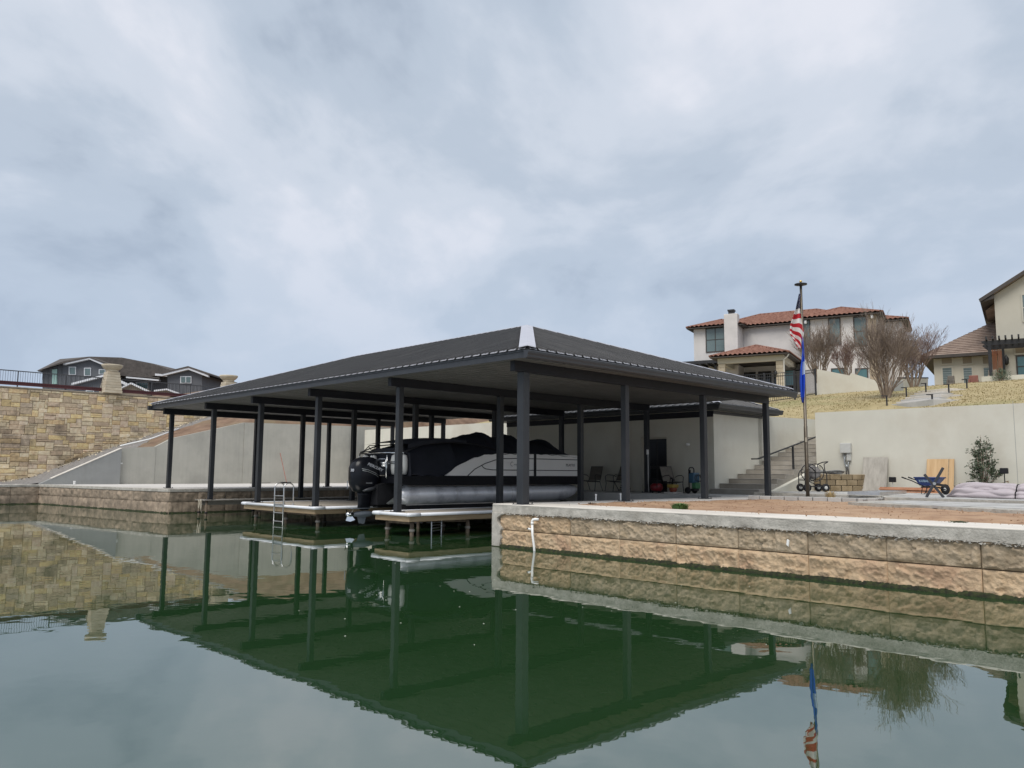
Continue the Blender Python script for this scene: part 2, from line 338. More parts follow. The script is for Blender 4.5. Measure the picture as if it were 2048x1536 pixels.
def water_mat():
    m = bpy.data.materials.new('lake_water'); m.use_nodes = True; t = m.node_tree; b = t.nodes['Principled BSDF']; lk = t.links.new
    tcn = t.nodes.new('ShaderNodeTexCoord')
    b.inputs['Roughness'].default_value = 0.012; b.inputs['IOR'].default_value = 3.2; b.inputs['Specular IOR Level'].default_value = 0.5
    n0 = t.nodes.new('ShaderNodeTexNoise'); n0.inputs['Scale'].default_value = 0.09; n0.inputs['Detail'].default_value = 3; lk(tcn.outputs['Object'], n0.inputs['Vector'])
    mxn = t.nodes.new('ShaderNodeMix'); mxn.data_type = 'RGBA'; mxn.inputs[6].default_value = (0.012,0.044,0.016,1); mxn.inputs[7].default_value = (0.019,0.046,0.013,1)
    lk(n0.outputs[0], mxn.inputs[0]); lk(mxn.outputs[2], b.inputs['Base Color'])
    def layer(sc, st, dist, prev=None, d=2):
        n = t.nodes.new('ShaderNodeTexNoise'); n.inputs['Scale'].default_value = sc; n.inputs['Detail'].default_value = d; lk(tcn.outputs['Object'], n.inputs['Vector'])
        bn = t.nodes.new('ShaderNodeBump'); bn.inputs['Strength'].default_value = st; bn.inputs['Distance'].default_value = dist; lk(n.outputs[0], bn.inputs['Height'])
        if prev: lk(prev.outputs[0], bn.inputs['Normal'])
        return bn
    a = layer(0.55, 0.5, 0.0055); c = layer(2.6, 0.5, 0.0018, a); lk(c.outputs[0], b.inputs['Normal'])
    return m
M_water = water_mat()

# ================================================================== THE SETTING
def S(name, mb, m, smooth=False, parent=None, bevel=0):
    o = mb.build(name, m, parent, smooth, bevel)
    o['kind'] = 'structure'; return o
# lake: one sheet to the horizon
mb = MB(); mb.add([(-3000,-3000,0),(3000,-3000,0),(3000,3000,0),(-3000,3000,0)], [(0,1,2,3)])
S('water', mb, M_water)
def zlawn(u, v):
    z = lerp_tab([(18.2,3.92),(20,4.18),(28,5.45),(36,6.75),(44,7.55),(56,8.35),(75,8.7),(120,8.9)], u)
    z += 0.10 * fbm((u*0.15, v*0.15, 3.3), 3)
    z -= smooth(8, 30, v) * smooth(26, 20, u) * 0.15
    if u < 26:                                     # the turf is graded down to the wall tops beside the stair
        k = smooth(26, 21.5, u)
        if v > 3.9: z += (4.0 + .03*(u-18.2) - z) * (1 - smooth(4.0, 9.0, v)) * k
        elif v < 2.1: z += (4.06 - z) * (1 - smooth(2.0, -2.0, v)) * k
    return z
def zl_(u, v): return 1.7 + (zlawn(u, v) - 1.7) * .96
us = [18.42,18.8,19.4,20.2,21,21.8,22.6] + [23.4 + 0.9*i for i in range(16)] + [38.6,40.5,43,46,50,55,62,72,90,120]
vs_ = [-70,-55,-42,-32,-26,-22,-18,-15] + [-13 + 0.9*i for i in range(16)] + [1.99,4.02] + [4.9 + 0.95*i for i in range(14)] + [18.5,20,22,25,29,33]
mb = MB(); nu = len(us)
for v in vs_:
    for u in us: mb.v.append(tuple(WK(u, v, zl_(u, v))))
for j in range(len(vs_)-1):
    for i in range(nu-1):
        if abs(vs_[j]-1.99) < 1e-6 and us[i] < 22.5: continue      # the stair passes through here
        mb.f.append((j*nu+i, j*nu+i+1, (j+1)*nu+i+1, (j+1)*nu+i))
S('lawn', mb, M_lawn, True)
# the land goes on behind the houses to the horizon
mb = MB()
def far(s, t):
    a = R(-80) + s * R(160); d = 118 + t**2 * 2900
    return (math.sin(a)*d, math.cos(a)*d, 4.2 - 3.5*t)
mb.grid(far, 40, 8); S('ground', mb, M_hill, True)
# red clay slope between the concrete wall and the stone wall, and the grey gravel run along its top
WALLTOP = [(-1.5,1.0),(-1.2,1.06),(2.31,2.83),(4.13,2.99),(4.99,3.45),(9.22,4.56),(16.5,4.68),(30,4.93)]
def zstrip(u): return lerp_tab([(-6,0.9),(-2,1.0),(-0.7,1.25),(3.05,2.86),(9.22,5.2),(11.3,6.15),(14,6.7),(22,7.0),(40,7.2)], u)
mb = MB()
def vgrav(u): return 36.16 - (1 - smooth(2.6, 5.6, u))*2.95
def dirtf(s, t):
    u = 3.0 + s*37; v = 33.16 + t*(vgrav(u) - 33.16 + .12)
    a = lerp_tab(WALLTOP, u) - 0.06; b = max(zstrip(u) - 0.06, a)
    k = t ** (0.8 if u < 10 else 0.6)
    z = a + (b - a) * k + (0.10 * fbm((u*0.9, v*0.9, 1.0), 4)) * smooth(0, .25, t) * smooth(2.5, 5, u)
    return W(u, v, z)
mb.grid(dirtf, 110, 12); S('clay_slope', mb, M_dirt2, True)
mb = MB()
def gravf(s, t):
    u = -6 + s*17.5; v = vgrav(u) + t*(38.1 - vgrav(u))
    return W(u, v, zstrip(u) + 0.02 - (1-t)*0.10 + 0.05*fbm((u*2.5, v*2.5, 9), 3))
mb.grid(gravf, 90, 5); S('gravel_path', mb, M_grav, True)
mb = MB()
def hillf(s, t):
    u = 11.2 + s*50; v = 36.1 + t*45
    return W(u, v, zstrip(u) + smooth(0,.25,t)*(0.9 if u < 30 else .9) + t*1.2 + 0.25*fbm((u*0.2, v*0.2, 5), 4))
mb.grid(hillf, 50, 30); S('clay_hill', mb, M_dirt2, True)
# ground behind and left of the stone wall (carries the bridge road)
mb = MB(); mb.prism([W(-30,38.5,5.75), W(11.3,38.5,5.75), W(11.3,75,5.9), W(-60,75,5.9)], (0,0,0.08)); S('upper_road', mb, M_grav)
# concrete floor of the boathouse yard
FZ = 0.97; PZ = 1.0
mb = MB()
mb.prism([W(0.02,20.02,0.50), W(10.4,20.02,0.50), W(10.4,1.5,0.50), W(17.0,1.0,.5), W(17.0,33,.5), W(-1.4,33,0.50), W(-1.4,38.3,.5), W(-14,38.3,.5), W(-14,32.5,.5), W(-9,32.5,.5), W(-1.55,32.52,0.50)], (0,0,0.44))
S('floor_slab', mb, M_slab, bevel=0.02)
mb = MB(); mb.prism([W(1.56,0.12,.55), W(12.2,0.12,.55), W(12.2,1.5,.55), W(1.56,1.5,.55)], (0,0,FZ-.55)); S('walkway', mb, M_slab, bevel=0.012)
mb = MB(); mb.prism([W(10.38,1.52,.62), W(12.93,1.52,.62), W(12.93,20.0,.62), W(10.38,20.0,.62)], (0,0,PZ-.62)); S('patio_slab', mb, M_paver, bevel=0.012)
# dirt yard between the sea wall and the paving
mb = MB()
def yard(s, t):
    u = 1.5 + t*12.4; v = 0.16 - s*23
    z = 0.955 + 0.035*fbm((u*0.7, v*0.7, 2), 5) + 0.02*fbm((u*3, v*3, 7), 3)
    z += 0.05 * math.exp(-((u-3)/2.0)**2) - 0.035*smooth(.35,0,u-1.5) - 0.03*smooth(.3,0,-v+.16)
    return W(u, v, z)
mb.grid(yard, 210, 90, flip=True); S('dirt_yard', mb, M_dirt, True)
# laid paving: a raised terrace along the retaining wall and a separate pad in the dirt
def paving(name, poly, z0, z1, step, m, clip):
    root = bpy.data.objects.new(name, None); link(root); root['kind'] = 'structure'
    u0, u1 = min(p[0] for p in poly), max(p[0] for p in poly); v0, v1 = min(p[1] for p in poly), max(p[1] for p in poly)
    def inside(a, b):
        c = False; n = len(poly)
        for i in range(n):
            (xa, ya), (xb, yb) = poly[i], poly[(i+1) % n]
            if (ya > b) != (yb > b) and a < (xb-xa)*(b-ya)/(yb-ya)+xa: c = not c
        return c
    mb2 = MB(); mb2.prism([W(a, b, z0) for a, b in poly], (0,0,z1-z0-.012)); mb2.build('bed', M_cope, root, fix=True)
    me = None; su, sv = step; k = 0; v = v0
    while v < v1 - 1e-6:
        u = u0 + (su/2 if k % 2 else 0) - su
        while u < u1:
            a, b = max(u, u0), min(u+su, u1)
            if b - a > .12 and inside((a+b)/2, v+sv/2) and inside(a+.04, v+.04) and inside(b-.04, v+sv-.04) and inside(a+.04, v+sv-.04) and inside(b-.04, v+.04):
                pb = MB(); g = .006; pb.box(a+g, b-g, v+g, v+sv-g, z1-.05, z1 + random.uniform(-.003,.004), Matrix.Translation((CX,CY,0)) @ Matrix.Rotation(ANG,4,'Z'))
                pb.build('paver', m, root)
            u += su
        v += sv; k += 1
    return root
paving('paved_terrace', [(11.6,-0.15),(11.6,-3.0),(10.3,-3.6),(10.3,-17.8),(16.95,-17.8),(16.95,1.40),(12.22,1.40),(12.22,-0.15)], .6, 1.11, (1.2,.8), M_paver, None)
paving('paved_pad', [(7.7,-3.7),(6.1,-7.6),(4.9,-11.2),(4.9,-13.8),(10.2,-13.8),(10.2,-3.7)], .7, 1.035, (.9,.6), M_paver, None)

# ================================================================== ROCK-FACE SEA WALLS
def rock_block(L_, H_, nx, nz, seed, amp=0.062, lump=6.0):
    """a split-face block: front bulges towards -x, local y along the wall, z up from 0"""
    mb = MB(); D = 0.22
    def f(s, t):
        y, z = s*L_, t*H_
        e = min(smooth(0, .035, y), smooth(0, .035, L_-y), smooth(0, .04, z), smooth(0, .03, H_-z))
        q0 = Vector((y + seed*5.3, z*1.15, seed)); d = 0.022 + 0.012*fbm((y*2.2+seed, z*2.5, 1.7), 3)
        for fr_, am in ((lump*.8, .22), (lump*2.3, .36)):
            pt = noise.voronoi(q0*fr_)[1][0]; h1 = noise.cell_vector(pt*7.3)          # chisel facets: every cell tilts its own way
            dv = q0*fr_ - pt; d += am/fr_*((h1.x-.5)*2*dv.x + (h1.y-.25)*2*dv.y) + am/fr_*.35*(h1.z-.5)
        d = e*(d + amp*.12*fbm((y*16+seed, z*18, 2.2), 3))
        return (-max(d, 0.0), y, z)
    mb.grid(f, nx, nz)
    k = nx + 1; b0 = len(mb.v)
    for (j, i) in ((0,0),(0,nx),(nz,nx),(nz,0)): mb.v.append((D, mb.v[j*k+i][1], mb.v[j*k+i][2]))
    mb.f += [(0, b0, b0+1, nx), (nx, b0+1, b0+2, nz*k+nx), (nz*k+nx, b0+2, b0+3, nz*k), (nz*k, b0+3, b0, 0)]
    return mb
sw = EU('seawall', 'tan rock-face sea wall with pale concrete coping in the right foreground', 'sea wall', 0.45, 1.5, 0, 0)
edges = [0.20, 1.24, 2.37, 3.70, 5.04, 6.35, 7.63, 8.90, 10.2, 11.5, 12.8, 14.1, 15.4, 16.7, 18.0, 19.3, 20.6, 21.9]
for c, (z0, z1) in enumerate(((-0.25, 0.375), (0.395, 0.765))):
    sh = 0 if c else 0.0
    for i, (a, b) in enumerate(zip(edges, edges[1:])):
        L_ = b - a - (0.010 if i % 2 else 0.020)
        m_ = M_block_l if (c == 0 or i < 2) else M_block_u
        me = rock_block(L_, z1 - z0, int(L_*52), int((z1-z0)*54), i*3.3 + c*17.7 + 1).mesh('rock_block', m_, True)
        inst('rock_block', me, sw, (0, -b + 0.011, z0))
mb = MB(); mb.box(0.03, 0.42, -21.9, -0.02, -0.6, 0.775); mb.build('wall_core', M_joint, sw)
# poured end that laps over the first block with a ragged edge
mb = MB(); pts = [(-0.035, 0.0, -0.3), (-0.035, 0.0, 0.772)]
rag = [(-.44,.772),(-.40,.745),(-.30,.73),(-.23,.69),(-.17,.65),(-.18,.575),(-.21,.52),(-.29,.45),(-.31,.40),(-.28,.345),(-.27,.28),(-.30,.2),(-.27,.12),(-.26,.03),(-.28,-.3)]
mb.prism([(-0.092, y, z) for y, z in [(0.0,-.3),(0.0,.772)] + rag], (0.5, 0, 0)); mb.build('poured_end', M_cope, sw, bevel=0.01, fix=True)
# coping: grey face, paler top, run in pieces
cuts = [0.02, -3.1, -6.2, -9.3, -12.4, -15.4, -18.6, -21.9]
for a, b in zip(cuts, cuts[1:]):
    mb = MB()
    def cf(s, t):
        y = a + (b-a)*s
        return (-0.055 - 0.012*fbm((y*3, t*2, 4), 4) + .006*t, y, 0.768 + 0.012*fbm((y*5, 3, 1), 3)*(1-t) + (FZ-.012-0.768)*t)
    mb.grid(cf, 60, 5); k = 61
    n0 = len(mb.v)
    for i in (0, 60): mb.v += [(1.1, mb.v[i][1], .78), (1.1, mb.v[i][1], FZ)]
    mb.f += [(5*k+i, 5*k+i+1, 5*k+i+1, 5*k+i) for i in range(0)]
    pass
    cp = mb.build('coping', M_cope, sw, True)
    tp = MB(); tp.box(-0.056, 1.105, b+.004, a-.004, FZ-.025, FZ+.006); tp.build('coping_top', M_copetop, cp, bevel=.012)
# crumbled mortar under the coping
mb = MB(); rnd = random.Random(3)
for i in range(1100):
    y = -rnd.uniform(.3, 15.4); r = rnd.uniform(.008, .032); c = Vector((-0.045 - rnd.uniform(0,.02), y, 0.762 + rnd.gauss(0,.014)))
    p = [c + Vector((rnd.uniform(-r,r), rnd.uniform(-r,r)*1.4, rnd.uniform(-r,r)*.8)) for _ in range(5)]
    mb.add(p, [(0,1,2),(0,2,3),(0,3,1),(1,4,2),(2,4,3),(3,4,1)])
o = mb.build('crumbled_mortar', M_cope, sw); o['kind'] = 'stuff'
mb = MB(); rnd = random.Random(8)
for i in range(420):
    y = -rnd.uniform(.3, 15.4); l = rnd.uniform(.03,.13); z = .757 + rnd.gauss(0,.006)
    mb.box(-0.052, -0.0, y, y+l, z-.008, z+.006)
o = mb.build('painted_gap_shade', M_joint, sw); o['kind'] = 'stuff'  # solid dark bits stand in for the shade under the coping
# moss along the water line
mb = MB()
def mossf(s, t):
    y = -s*21.9; a = t*math.pi
    top = 0.060 + 0.007*fbm((y*2.2, 1, 1), 4) + .006*fbm((y*30, 1, 3), 3)
    return (-0.02 - (0.095 + .010*fbm((y*32, t*9, 2), 3))*math.sin(a)**.7, y, -0.12 + (top+.12)*t)
mb.grid(mossf, 2200, 9); o = mb.build('moss_band', M_moss, sw, True); o['kind'] = 'stuff'
# far (left) sea wall around the floor slab
sw2 = EU('seawall', 'stained rock-face sea wall under the far left floor slab', 'sea wall', 0, 20, 0)
def run(p, q, seed, n, m_):
    p, q = Vector(p), Vector(q); d = q - p; Ln = d.length; a = math.atan2(d.y, d.x) - math.pi/2
    for c, (z0, z1) in enumerate(((-.25,.43),(.445,.83))):
        for i in range(n):
            L_ = Ln/n - .02
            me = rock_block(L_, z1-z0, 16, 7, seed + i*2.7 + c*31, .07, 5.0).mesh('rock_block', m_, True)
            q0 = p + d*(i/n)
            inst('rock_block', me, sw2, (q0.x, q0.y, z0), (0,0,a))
    mb = MB(); mb.box(0.03, .4, 0, Ln, -.5, .84, Matrix.Translation((p.x,p.y,0)) @ Matrix.Rotation(a,4,'Z')); mb.build('wall_core', M_joint, sw2)
    mb = MB(); mb.box(-0.035, .35, 0.0, Ln, .835, .952, Matrix.Translation((p.x,p.y,0)) @ Matrix.Rotation(a,4,'Z')); mb.build('coping', M_cope, sw2, bevel=.015)
    mb = MB()
    mb.grid(lambda s,t: (-.02-.07*math.sin(t*math.pi)**.7*(1+.3*fbm((s*Ln*6,t,seed),3)), s*Ln, -.1+t*(.15+.02*fbm((s*Ln*2,2,seed),3))), int(Ln*14), 6)
    o = mb.build('moss_band', M_moss, sw2, True); o.location = (p.x,p.y,0); o.rotation_euler = (0,0,a); o['kind'] = 'stuff'
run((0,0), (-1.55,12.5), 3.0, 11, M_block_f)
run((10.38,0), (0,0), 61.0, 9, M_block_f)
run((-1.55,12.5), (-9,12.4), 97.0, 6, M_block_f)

# ================================================================== BOATHOUSE
EU_, EV_ = 12.25, 22.35
Z0, Z1, ZR = 4.25, 4.47, 6.55
BH = EU('boathouse', 'open charcoal steel boathouse with low hip metal roof over the slips', 'boathouse', 0, 0, 0)
hu = EU_/2; ridge0, ridge1 = hu, EV_ - hu
mb = MB(); mb.box(.03, EU_-.03, .03, EV_-.03, Z0+.015, Z0+.04)
for i in range(1, 41):
    y = i*EU_/41; mb.box(y-.006, y+.006, .04, EV_-.04, Z0+.006, Z0+.02)
mb.build('soffit', M_soff, BH)
def fasc(p, q, out_):
    p, q, o_ = Vector(p), Vector(q), Vector(out_)
    mb = MB(); mb.prism([p + o_*a + Vector((0,0,z)) for a, z in ((0,Z0),(0.0,Z1-.09),(.018,Z1-.085),(.018,Z1-.012),(-.03,Z1),(-.03,Z0))], q - p)
    return mb.build('fascia', M_char, BH, fix=True)
fasc((0,0,0), (0,EV_,0), (-1,0,0)); fasc((EU_,0,0), (EU_,EV_,0), (1,0,0)); fasc((0,0,0), (EU_,0,0), (0,-1,0)); fasc((0,EV_,0), (EU_,EV_,0), (0,1,0))
GP = [(0.002,.215),(.02,.215),(.025,.20),(.125,.195),(.135,.205),(.150,.19),(.145,.145),(.125,.10),(.118,.055),(.085,.03),(.002,.03)]
for (y0, sg) in ((0,-1), (EV_,1)):
    mb = MB(); mb.prism([(-.14, y0 + sg*(.022+a), Z0 - .07 + b) for a, b in GP], (EU_+.28, 0, 0)); mb.build('gutter', M_char, BH, fix=True)
# roof panels
def zr(d): return Z1 + (ZR - Z1) * d / hu
def panel(s0, s1, side, L_):
    """one ribbed sheet; s runs along the eave, d up the slope (plan)"""
    top = lambda s: min(hu, s, L_ - s) if L_ > EU_ + .1 or side in ('u0','u1') else min(hu, s, L_ - s)
    mb = MB(); e = -0.05
    def P3(s, d, h):
        z = zr(d) + h
        return {'u0': (d, s, z), 'v0': (s, d, z), 'u1': (EU_-d, s, z), 'v1': (s, EV_-d, z)}[side]
    t0, t1 = max(top(s0), .02), max(top(s1), .02)
    w_ = s1 - s0
    # section: flat pan, low minor ribs, one tall rib
    sec = [(0,.0),(w_*.30,.0),(w_*.33,.010),(w_*.37,.010),(w_*.40,.0),(w_*.84,.0),(w_*.87,.048),(w_*.95,.048),(w_*.98,.0),(w_,.0)]
    a = [P3(s0+x, e, h) for x, h in sec]; b = [P3(s0+x, t0 + (t1-t0)*x/w_, h) for x, h in sec]
    # where the ridge cuts the middle of a sheet the straight top edge is close enough
    a2 = [P3(s0+x, e, h-.02) for x, h in sec]
    n = len(sec); mb.add(a + b + a2, [(i, i+1, n+i+1, n+i) for i in range(n-1)] + [(2*n+i, 2*n+i+1, i+1, i) for i in range(n-1)])
    return mb, P3
def roof_side(side, L_):
    n = int(round(L_/0.305)); st = L_/n
    for i in range(n):
        mb, P3 = panel(i*st, (i+1)*st, side, L_)
        o = mb.build('roof_panel', M_roof, BH)
        if side in ('u0','v0'):
            tb = MB(); c = [P3(i*st + a*st, d, h) for d, h in ((-.065,-.016),(-.052,-.002),(-.01,.004)) for a in (.06,.78)]
            tb.add(c, [(0,1,3,2),(2,3,5,4)]); tb.build('eave_glint', M_eave, o)  # added strips painting the sky reflection on the pan ends
roof_side('u0', EV_); roof_side('v0', EU_); roof_side('u1', EV_); roof_side('v1', EU_)
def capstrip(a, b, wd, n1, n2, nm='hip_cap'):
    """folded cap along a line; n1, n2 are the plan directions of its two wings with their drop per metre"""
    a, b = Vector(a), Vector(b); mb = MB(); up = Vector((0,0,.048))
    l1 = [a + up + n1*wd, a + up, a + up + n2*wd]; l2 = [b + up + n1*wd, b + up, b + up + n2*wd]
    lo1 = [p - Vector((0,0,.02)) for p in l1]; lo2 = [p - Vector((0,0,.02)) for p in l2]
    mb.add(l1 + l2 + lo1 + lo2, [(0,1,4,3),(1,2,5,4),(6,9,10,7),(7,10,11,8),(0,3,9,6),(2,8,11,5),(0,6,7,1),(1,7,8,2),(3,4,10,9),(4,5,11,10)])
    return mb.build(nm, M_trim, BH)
sl = (ZR - Z1)/hu; q = .7071
A0, A1 = Vector((hu, ridge0, ZR)), Vector((hu, ridge1, ZR))
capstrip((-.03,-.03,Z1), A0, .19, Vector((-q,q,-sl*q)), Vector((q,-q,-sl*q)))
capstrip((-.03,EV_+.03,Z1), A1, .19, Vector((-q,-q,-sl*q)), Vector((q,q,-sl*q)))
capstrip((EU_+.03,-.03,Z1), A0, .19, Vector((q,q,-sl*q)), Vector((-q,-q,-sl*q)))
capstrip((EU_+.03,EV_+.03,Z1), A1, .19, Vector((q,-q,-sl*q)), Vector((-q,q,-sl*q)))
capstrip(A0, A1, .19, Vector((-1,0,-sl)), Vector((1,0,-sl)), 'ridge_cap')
ROWS = [.72, 5.55, 9.85, 13.7, 17.55, 21.7]; COLS = [.6, 4.4, 8.15, 11.9]
for v in ROWS:
    mb = MB(); mb.box(.24, EU_-.24, v-.075, v+.075, Z0-.225, Z0+.012); mb.build('beam', M_beam, BH, bevel=.006)
def base_z(i, j):
    if i == 0: return FZ
    if i == 5: return .952
    if j == 3: return PZ
    return .612 if i < 4 else .60
for i, v in enumerate(ROWS):
    for j, u in enumerate(COLS):
        z = base_z(i, j); h = .105 if (i, j) == (0, 0) else .082
        mb = MB(); mb.box(u-h, u+h, v-h, v+h, z, Z0-.225); p = mb.build('post', M_post, BH, bevel=.012)
        mb = MB(); mb.box(u-h-.07, u+h+.07, v-h-.07, v+h+.07, z+.002, z+.018)
        for a in (-1,1):
            for b in (-1,1): mb.lathe([(.012,0),(.012,.03)], (u+a*(h+.045), v+b*(h+.045), z+.016), 6)
        mb.build('base_plate', M_char, p)
# ================================================================== DOCK FINGERS
def dock(name, label, v0, v1, piles, ztop=.61):
    d = EU(name, label, 'dock', .33, v0, 0); Lu = 10.36-.33; wv = v1 - v0
    nb = int(wv/.14)
    mb = MB(); mb.box(.04, Lu, .04, wv-.04, ztop-.05, ztop-.03); mb.build('deck_frame', M_woodg, d)
    st = Lu/72
    me = MB().box(0.004, st-.004, .01, wv-.01, ztop-.03, ztop).mesh('deck_board', M_deck)
    for i in range(72): inst('deck_board', me, d, (i*st, 0, 0))
    for nm, b in (('rim_board', (0,.045,0,wv)), ('rim_board', (.046,Lu,0,.045)), ('rim_board', (.046,Lu,wv-.045,wv))):
        mb = MB(); mb.box(*b, ztop-.215, ztop-.032); mb.build(nm, M_woodt, d, bevel=.004)
    mb = MB(); r = .045; z = ztop-.028
    mb.tube([(.3,-r,z),(2,-r,z),(Lu,-r,z)], r, 10); mb.tube([(-r,.0,z),(-r,wv*.5,z),(-r,wv,z)], r, 10)
    mb.tube([(.3,wv+r,z),(2,wv+r,z),(Lu,wv+r,z)], r, 10)
    mb.tube([(-r,.02,z),(-r*.9,-r*.2,z),(-r*.4,-r*.8,z),(.05,-r,z),(.32,-r,z)], r*1.12, 10)
    mb.tube([(-r,wv-.3,z),(-r,wv+.02,z),(-r*.4,wv+r*.8,z),(.3,wv+r,z)], r*1.12, 10)
    mb.build('bumper', M_bump, d, True)
    for (pu, pv) in piles:
        mb = MB(); mb.tube([(pu,pv,-.6),(pu,pv,ztop-.2)], .055, 10); pl = mb.build('pile', M_rust, d, True)
        mb = MB(); mb.lathe([(.055,.0),(.075,.01),(.075,.06),(.056,.075)], (pu,pv,.12), 10); mb.build('pile_collar', M_woodg, pl, True)
    mb = MB()
    for (pu, pv), (qu, qv) in zip(piles, piles[1:]):
        mb.bar((pu,pv,ztop-.25), (qu,qv,ztop-.25), .05, .09)
    mb.build('cross_brace', M_rust, d)
    return d
dB = dock('dock_finger', 'narrow wooden dock finger with white bumper, right in front of the boat', 4.66, 6.20, [(.25,.2),(.25,1.3),(2.2,.2),(2.2,1.3),(4.2,.2),(4.2,1.3),(6.6,.2),(6.6,1.3),(8.8,.2),(8.8,1.3)])
dA = dock('dock_finger', 'wide wooden dock finger with white bumper carrying the swim ladder', 9.42, 14.15, [(.3,.3),(.3,2.3),(.3,4.4),(3,.3),(3,2.3),(3,4.4),(6,.3),(6,2.3),(6,4.4),(9,.3),(9,2.3),(9,4.4)])
mb = MB()
for k in range(4): mb.tube([(.95,.25,.33-.075*k),(1.5,.5,.33-.075*k)], .014, 6)
mb.tube([(.95,.25,.36),(.95,.25,-.2)], .017, 6); mb.tube([(1.5,.5,.36),(1.5,.5,-.2)], .017, 6)
mb.build('stowed_ladder', M_alu, dB)
# third, bare landing beam with rope
d = EU('dock_beam', 'weathered grey dock walkway beam with rope at its outer end', 'dock', .2, 17.1, 0)
mb = MB(); mb.box(0, 10.1, .35, .55, .40, .585); mb.build('stringer', M_woodg, d, bevel=.01)
me = MB().box(0.004, .16, 0.0, .9, .575, .602).mesh('deck_board', M_woodg)
for i in range(61): inst('deck_board', me, d, (i*.166, 0, .004*math.sin(i*2.3)))
for pu, pv in ((.12,.1),(.12,.75),(2.3,.2),(2.3,.75),(4.6,.2),(4.6,.75),(7,.2),(7,.75)):
    mb = MB(); mb.tube([(pu,pv,-.6),(pu,pv,.575)], .045, 8); pl = mb.build('pile', M_rust, d, True)
    mb = MB(); mb.lathe([(.046,0),(.062,.01),(.062,.05),(.046,.06)], (pu,pv,.1), 8); mb.build('pile_collar', M_blackm, pl, True)
rp = EU('mooring_rope', 'pale rope looped over the end of the grey dock beam', 'rope', .2, 17.1, 0)
mb = MB(); pts = []
for i in range(40):
    t = i/39; pts.append((-.03 + .03*math.sin(t*9), .2+.35*t, .60 - .42*math.sin(t*math.pi*3)**2*(1-t*.5)))
mb.tube(pts, .014, 6); mb.tube([(-.02,.3,.61),(-.06,.25,.45),(-.05,.22,.3),(0,.2,.13)], .014, 6); mb.build('rope_line', M_rope, rp, True)
# slip end columns under the patio
pc = EU('concrete_column', 'round concrete column holding up the patio edge at the slip head', 'column', 10.75, 19.6, 0)
mb = MB(); mb.lathe([(.14,-.5),(.14,.25),(.11,.45),(.11,.62)], (0,0,0), 14); mb.build('shaft', M_conc, pc, True)
# swim ladder on dock A
la = EU('swim_ladder', 'aluminium swim ladder hooked over the front edge of the wide dock', 'ladder', .33, 11.8, .61)
def rail(y, hook):
    p = [(-.10, y, -1.0), (-.10, y, .55)]
    for k in range(1, 9):
        a = k/8*math.pi; p.append((-.10 + .17*(1-math.cos(a)), y, .55 + .15*math.sin(a)))
    p += [(.24, y, .3), (.24, y, 0.01)]
    return p
for y in (-.62, -.02): mb = MB(); mb.tube(rail(y, 1), .021, 8); mb.build('side_rail', M_alu, la, True)
for k in range(6): mb = MB(); mb.box(-.135, -.065, -.62, -.02, -.80+.27*k, -.772+.27*k); mb.build('rung', M_alu, la, bevel=.005)
for y in (-.62,-.02): mb = MB(); mb.lathe([(.05,0),(.05,.012),(.024,.03)], (.24,y,.004), 10); mb.build('foot_flange', M_alu, la)

# ================================================================== SHED AND RETAINING WALLS
SH = EK('shed', 'beige stucco shed with black door behind the boathouse', 'shed', 14, 4, .94)
SU, SVL, SZ = 3.5, 10.85, 3.07
dv0, dv1, dz = 2.05, 3.25, 2.16
for (y0, y1, z0, z1) in ((0.0,dv0,0,SZ), (dv1,SVL,0,SZ), (dv0,dv1,dz,SZ)):
    mb = MB(); mb.box(0, .25, y0, y1, z0, z1); mb.build('wall', M_stucco, SH)
mb = MB(); mb.box(.252, SU, .0, .25, 0, SZ); mb.build('wall', M_stucco, SH)
mb = MB(); mb.box(.252, SU, SVL-.25, SVL, 0, SZ); mb.build('wall', M_stucco, SH)
mb = MB(); mb.box(SU-.25, SU-.002, .252, SVL-.252, 0, SZ-.01); mb.build('wall', M_stucco, SH)
fr = MB(); fr.box(.13,.19,dv0+.002,dv0+.07,.04,dz-.002); fr.box(.13,.19,dv1-.07,dv1-.002,.04,dz-.002); fr.box(.13,.19,dv0+.07,dv1-.07,dz-.07,dz-.002)
dr = fr.build('door_frame', M_stucco2, SH)
mb = MB(); mb.box(.15,.19,dv0+.075,dv1-.075,.045,dz-.075); dl = mb.build('door', M_door, SH)
for (a, b, c, e) in ((.14,.50,.15,.95),(.58,.98,.15,.95),(.14,.50,1.05,2.0),(.58,.98,1.05,2.0)):
    mb = MB(); mb.box(.142,.152,dv0+a,dv0+b,c,e); mb.build('door_panel', M_black, dl, bevel=.006)
mb = MB(); mb.tube([(.145,dv1-.16,1.0),(.085,dv1-.16,1.0),(.085,dv1-.28,1.0)], .012, 8); mb.build('door_handle', M_stain, dl)
ov = .48; ez0, ez1 = 3.05, 3.27
mb = MB(); mb.box(-ov+.02, SU+ov-.02, -ov+.02, SVL+ov-.02, ez0+.02, ez0+.05); mb.build('soffit', M_char, SH)
for b in ((-ov,-ov+.02,-ov,SVL+ov), (SU+ov-.02,SU+ov,-ov,SVL+ov), (-ov+.021,SU+ov-.021,-ov,-ov+.02), (-ov+.021,SU+ov-.021,SVL+ov-.02,SVL+ov)):
    mb = MB(); mb.box(*b, ez0, ez1); mb.build('fascia', M_char, SH)
mb = MB(); mb.box(-.03, -.002, 0, SVL, ez0-.22, ez0+.0); mb.build('frieze_board', M_beam, SH)
mb = MB(); mb.box(-.03, SU, -.03, -.002, ez0-.12, ez0+.0); mb.build('frieze_board', M_char, SH)
